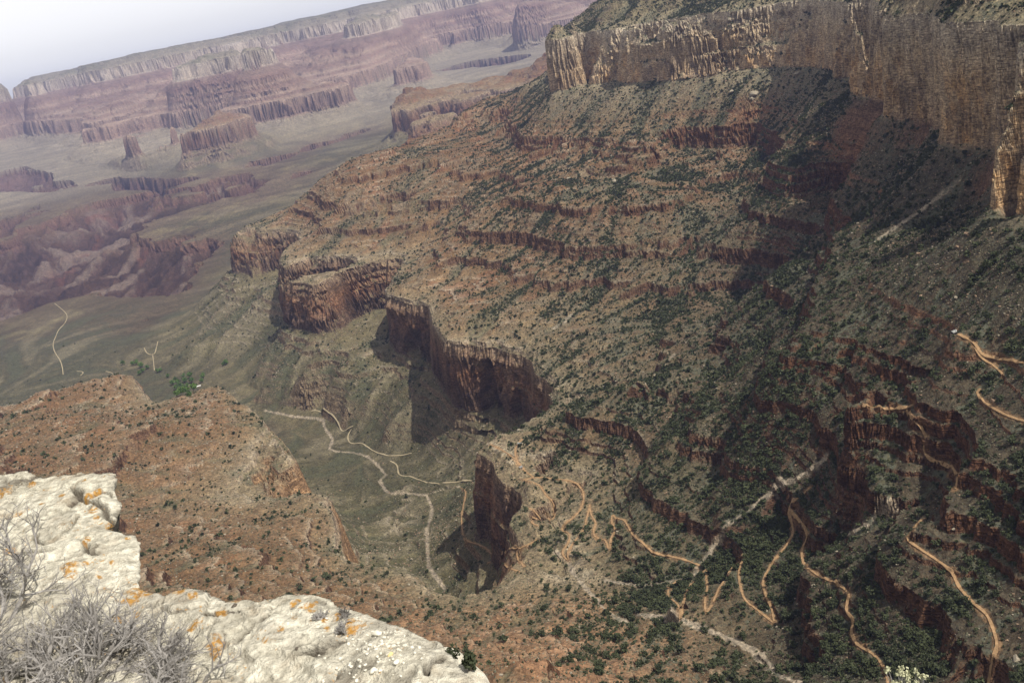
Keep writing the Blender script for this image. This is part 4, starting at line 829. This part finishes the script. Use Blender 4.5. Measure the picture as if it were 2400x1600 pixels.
lm = m.mul(m.ramp(la, .12, .55), m.ramp(m.noise(75, 6), .40, .52)); ring = m.mix(m.ramp(m.noise(60, 3), .4, .6), (.52, .27, .05), (.36, .18, .04))
k = m.mix(m.mul(lm, .92), k, ring)
k = m.mix(m.ramp(m.mul(m.noise(14, 4), m.noise(120, 3)), .36, .42, 0, .8), k, (.50, .25, .05))
m.bump(m.mul(n2, m.mul(n3, .4), 'ADD'), .022, 1.)
LIME = m.col(k)
ledge = mesh_obj('limestone_ledge', np.stack([px_, py_, rz_], -1).reshape(-1, 3)[us], rem[ff], LIME, smooth=True)
tag(ledge, 'cream limestone ledge spotted with orange lichen in the lower left foreground', 'rock ledge')
for nm, val in (('lichen', lic), ('grime', np.clip(sm(.012, .003, crk) + .55 * pit, 0, 1))):
    a = ledge.data.attributes.new(nm, 'FLOAT', 'POINT'); a.data.foreach_set('value', val.ravel()[us].astype(np.float32))
def zrock(x, y):
    t = math.atan2(x, y); r = math.hypot(x, y)
    return float(bil(rz_, np.array([(t - RT0) / (RT1 - RT0) * 619]), np.array([(math.log(r) - math.log(.75)) / (math.log(4.9) - math.log(.75)) * 899]))[0])
pebm = []
for nm, c0, c1 in (('cream_stone', (.55, .52, .43), (.74, .71, .62)), ('dark_stone', (.06, .05, .04), (.13, .11, .09)), ('yellow_stone', (.55, .42, .2), (.7, .58, .32))):
    q = NB(nm); pebm.append(q.col(q.mix(q.ramp(q.noise(60, 5), .35, .65), c0, c1)))
pm_ = {}
def pebble(px, py, s, k, label, grp):
    x, y = at_z(px, py, ZR0); v = int(RNG.integers(0, 6)); key = (v, k)
    if key not in pm_:
        b = bmesh.new(); vs = [b.verts.new(tuple(q)) for q in bl[v][0]]
        for t in bl[v][1]: b.faces.new([vs[int(j)] for j in t])
        bmesh.ops.subdivide_edges(b, edges=b.edges, cuts=2, use_grid_fill=True); 
        for _ in range(3): bmesh.ops.smooth_vert(b, verts=b.verts, factor=.5, use_axis_x=True, use_axis_y=True, use_axis_z=True)
        me = bpy.data.meshes.new('pebble'); b.to_mesh(me); b.free(); me.materials.append(pebm[k]); me.polygons.foreach_set('use_smooth', [True] * len(me.polygons)); pm_[key] = me
    o = bpy.data.objects.new('pebble', pm_[key]); COL.objects.link(o); u = s * math.hypot(x, y, ZR0) / PXF; o.location = (x, y, zrock(x, y) + .1 * u); o.scale = (u, u * RNG.uniform(.7, 1), u * .85); o.rotation_euler.z = RNG.uniform(0, 6)
    tag(o, label, 'pebble', grp)
pebble(884, 1485, 13, 0, 'round cream stone near the crest of the pale ledge', None); pebble(921, 1556, 10, 2, 'yellowish stone among loose white pebbles on the ledge', None); pebble(937, 1578, 10, 0, 'cream stone just right of the yellowish stone', None)
pebble(880, 1592, 12, 0, 'pale stone at the bottom edge left of the cream stone', None); pebble(551, 1423, 9, 1, 'dark brown stone near the orange lichen on the ledge crest', None); pebble(545, 1445, 9, 1, 'dark flat stone below the dark brown stone', None); pebble(697, 1525, 7, 1, 'small dark chip in the middle of the pale ledge', None)
for i in range(150):
    a, b = RNG.normal(875, 62), RNG.normal(1535, 45)
    if b > 1660 or b < 1400 + (a - 700) * .33 or a < 740: continue
    pebble(a, b, RNG.uniform(2, 6.5), 0, 'small white pebble in the loose gravel patch on the ledge', 'white pebbles scattered on the ledge')
# dry grey brush
tw = NB('dry_twig', .9, .1); TWIG = tw.col(tw.mix(tw.ramp(tw.noise(12, 4), .3, .7), (.12, .11, .10), (.40, .38, .36)))
def brush(px, py, size, n, seed, label, lean=(0, 0), zz=None):
    g_ = random.Random(seed); x, y = at_z(px, py, ZR0); base = Vector((x, y, zrock(x, y) if zz is None else zz)); parts = []
    def grow(p, d, ln, rad, lv):
        pts, rs = [p], [rad]; k = 4
        for i in range(k):
            d = (d + Vector((g_.gauss(0, .20), g_.gauss(0, .20), g_.gauss(0, .14) + .03))).normalized(); p = p + d * ln / k; pts.append(p); rs.append(rad * (1 - .16 * (i + 1)))
            if lv < 4 and g_.random() < (.8 if lv < 3 else .12):
                for _ in range(2 if lv < 2 else 1):
                    s = Vector((g_.gauss(0, 1), g_.gauss(0, 1), g_.gauss(0, .7))).normalized(); grow(p, (d * .9 + s * .75).normalized(), ln * g_.uniform(.5, .75), rad * .6, lv + 1)
        parts.append(tube(pts, rs, 3 if lv > 1 else 5))
    for i in range(n):
        a = g_.uniform(0, 6.28); d = Vector((math.cos(a) + lean[0], math.sin(a) + lean[1], g_.uniform(.25, .75))).normalized(); grow(Vector((.03 * math.cos(a), .03 * math.sin(a), -.01)), d, size * g_.uniform(.5, .75), .0066, 0)
    o = mesh_obj('dry_bush', *join(parts), TWIG); o.location = base; tag(o, label, 'dry bush')
brush(-10, 1480, .26, 6, 3, 'leafless grey bush at the left edge on the pale ledge', (.1, .3)); brush(60, 1660, .29, 9, 5, 'tangled grey leafless bush in the bottom left corner', (.35, .35)); brush(330, 1680, .22, 6, 8, 'leafless grey bush at the bottom spreading right over the ledge', (.3, .2)); brush(190, 1590, .20, 7, 9, 'dense low grey twig bush between the corner bushes', (.3, .3))
brush(765, 1468, .04, 4, 14, 'tiny dry tuft growing from the crest of the pale ledge')
# second ledge further down with two small junipers
zl = -17.
S2 = [(1020,1506), (1050,1504), (1085,1520), (1110,1545), (1135,1570), (1150,1592), (1170,1640), (1180,1720), (1000,1760), (880,1600), (940,1500)]
c2 = np.array([at_z(x, y, zl) for x, y in S2]); cen = c2.mean(0); V, Fc = [], []; nl = len(c2) * 8
loop = spline(np.concatenate([c2, c2[:1]]), nl + 1)[:-1]
for k_, (sc_, dz) in enumerate([(0, .25), (.25, .22), (.5, .2), (.72, .1), (.88, .02), (.97, -.12), (1.0, -.4), (1.0, -1.2), (1.02, -2.5), (1.0, -4), (1.08, -6), (1.1, -9)]):
    for i, p in enumerate(loop):
        q = cen + (p - cen) * sc_ * (1 + .012 * nz(np.array(p[0] * 3.), np.array(p[1] * 3. + dz), 1., 3)); V.append((q[0], q[1], zl + dz + .10 * float(nz(np.array(q[0]), np.array(q[1]), 1.1, 4)) + .05 * float(nz(np.array(q[0]), np.array(q[1]), .4, 5))))
for k_ in range(11):
    for i in range(nl): a, b = k_ * nl + i, k_ * nl + (i + 1) % nl; Fc.append((a, a + nl, b + nl, b))
tag(mesh_obj('limestone_outcrop', V, Fc, LIME, smooth=False), 'pale limestone outcrop just beyond the ledge with two small junipers', 'outcrop')
for x, y, s, lb in [(1062,1562,.34,'small green juniper left of its twin on the pale outcrop'), (1103,1570,.30,'small green juniper nearest the outer edge of the pale outcrop')]:
    a, b = at_z(x, y, zl + .15); v, f = crown(420, s, s * 1.25, .035, zc=s * 1.2, clumps=14, seed=int(x)); o = mesh_obj('small_juniper', v, f, JUN); o.location = (a, b, zl + .1); tag(o, lb, 'juniper')
    mesh_obj('trunk', *join([tube([(0, 0, -.1), (.03, 0, .15), (.06, .02, s * 1.6)], [.03, .022, .01])]), BARK, o)
# flowering brush tips at the bottom edge
fl_ = NB('pale_yellow_leaf', .7, .1); FL = fl_.col(fl_.mix(fl_.noise(20, 3), (.36, .36, .22), (.50, .50, .34)))
a, b = at_z(2118, 1600, -5.6); ps_ = []; g_ = random.Random(4); hd = []
for i in range(26):
    an = g_.uniform(0, 6.28); rr_ = g_.uniform(.02, .19); tip = Vector((rr_ * math.cos(an), rr_ * math.sin(an), g_.uniform(.02, .10))); ps_.append(tube([(.02 * math.cos(an), .02 * math.sin(an), -.6), tuple(tip * .6 + Vector((0, 0, -.2))), tuple(tip)], [.005, .004, .003], 4)); v, f = crown(26, .028, .035, .008, zc=0, clumps=4, seed=i); v[:, 2] = v[:, 2]; hd.append((v + np.array(tip), f))
e = empty('brush_plant', (a, b, -5.6)); tag(e, 'pale yellow tipped brush poking up at the bottom edge right of the trail', 'shrub'); mesh_obj('stems', *join(ps_), TWIG, e); [mesh_obj('flower_head', q_[0], [tuple(map(int, t)) for t in q_[1]], FL, e) for q_ in hd]
v, f = bl[2]; o = mesh_obj('boulder', v * (1.1, .9, 1.6) * 1.0, f, LIME); o.location = (a, b, -7.4); tag(o, 'pale limestone boulder under the yellow tipped brush', 'boulder')

# ------------------------------------------------------------------ the air
hb = [(sx, sy, sz) for sx in (-17500, 17500) for sy in (-1500, 21000) for sz in (-1700, 480)]
hf = [(0, 1, 3, 2), (4, 6, 7, 5), (0, 4, 5, 1), (2, 3, 7, 6), (0, 2, 6, 4), (1, 5, 7, 3)]
tag(mesh_obj('haze', hb, hf, hz), kind='stuff')
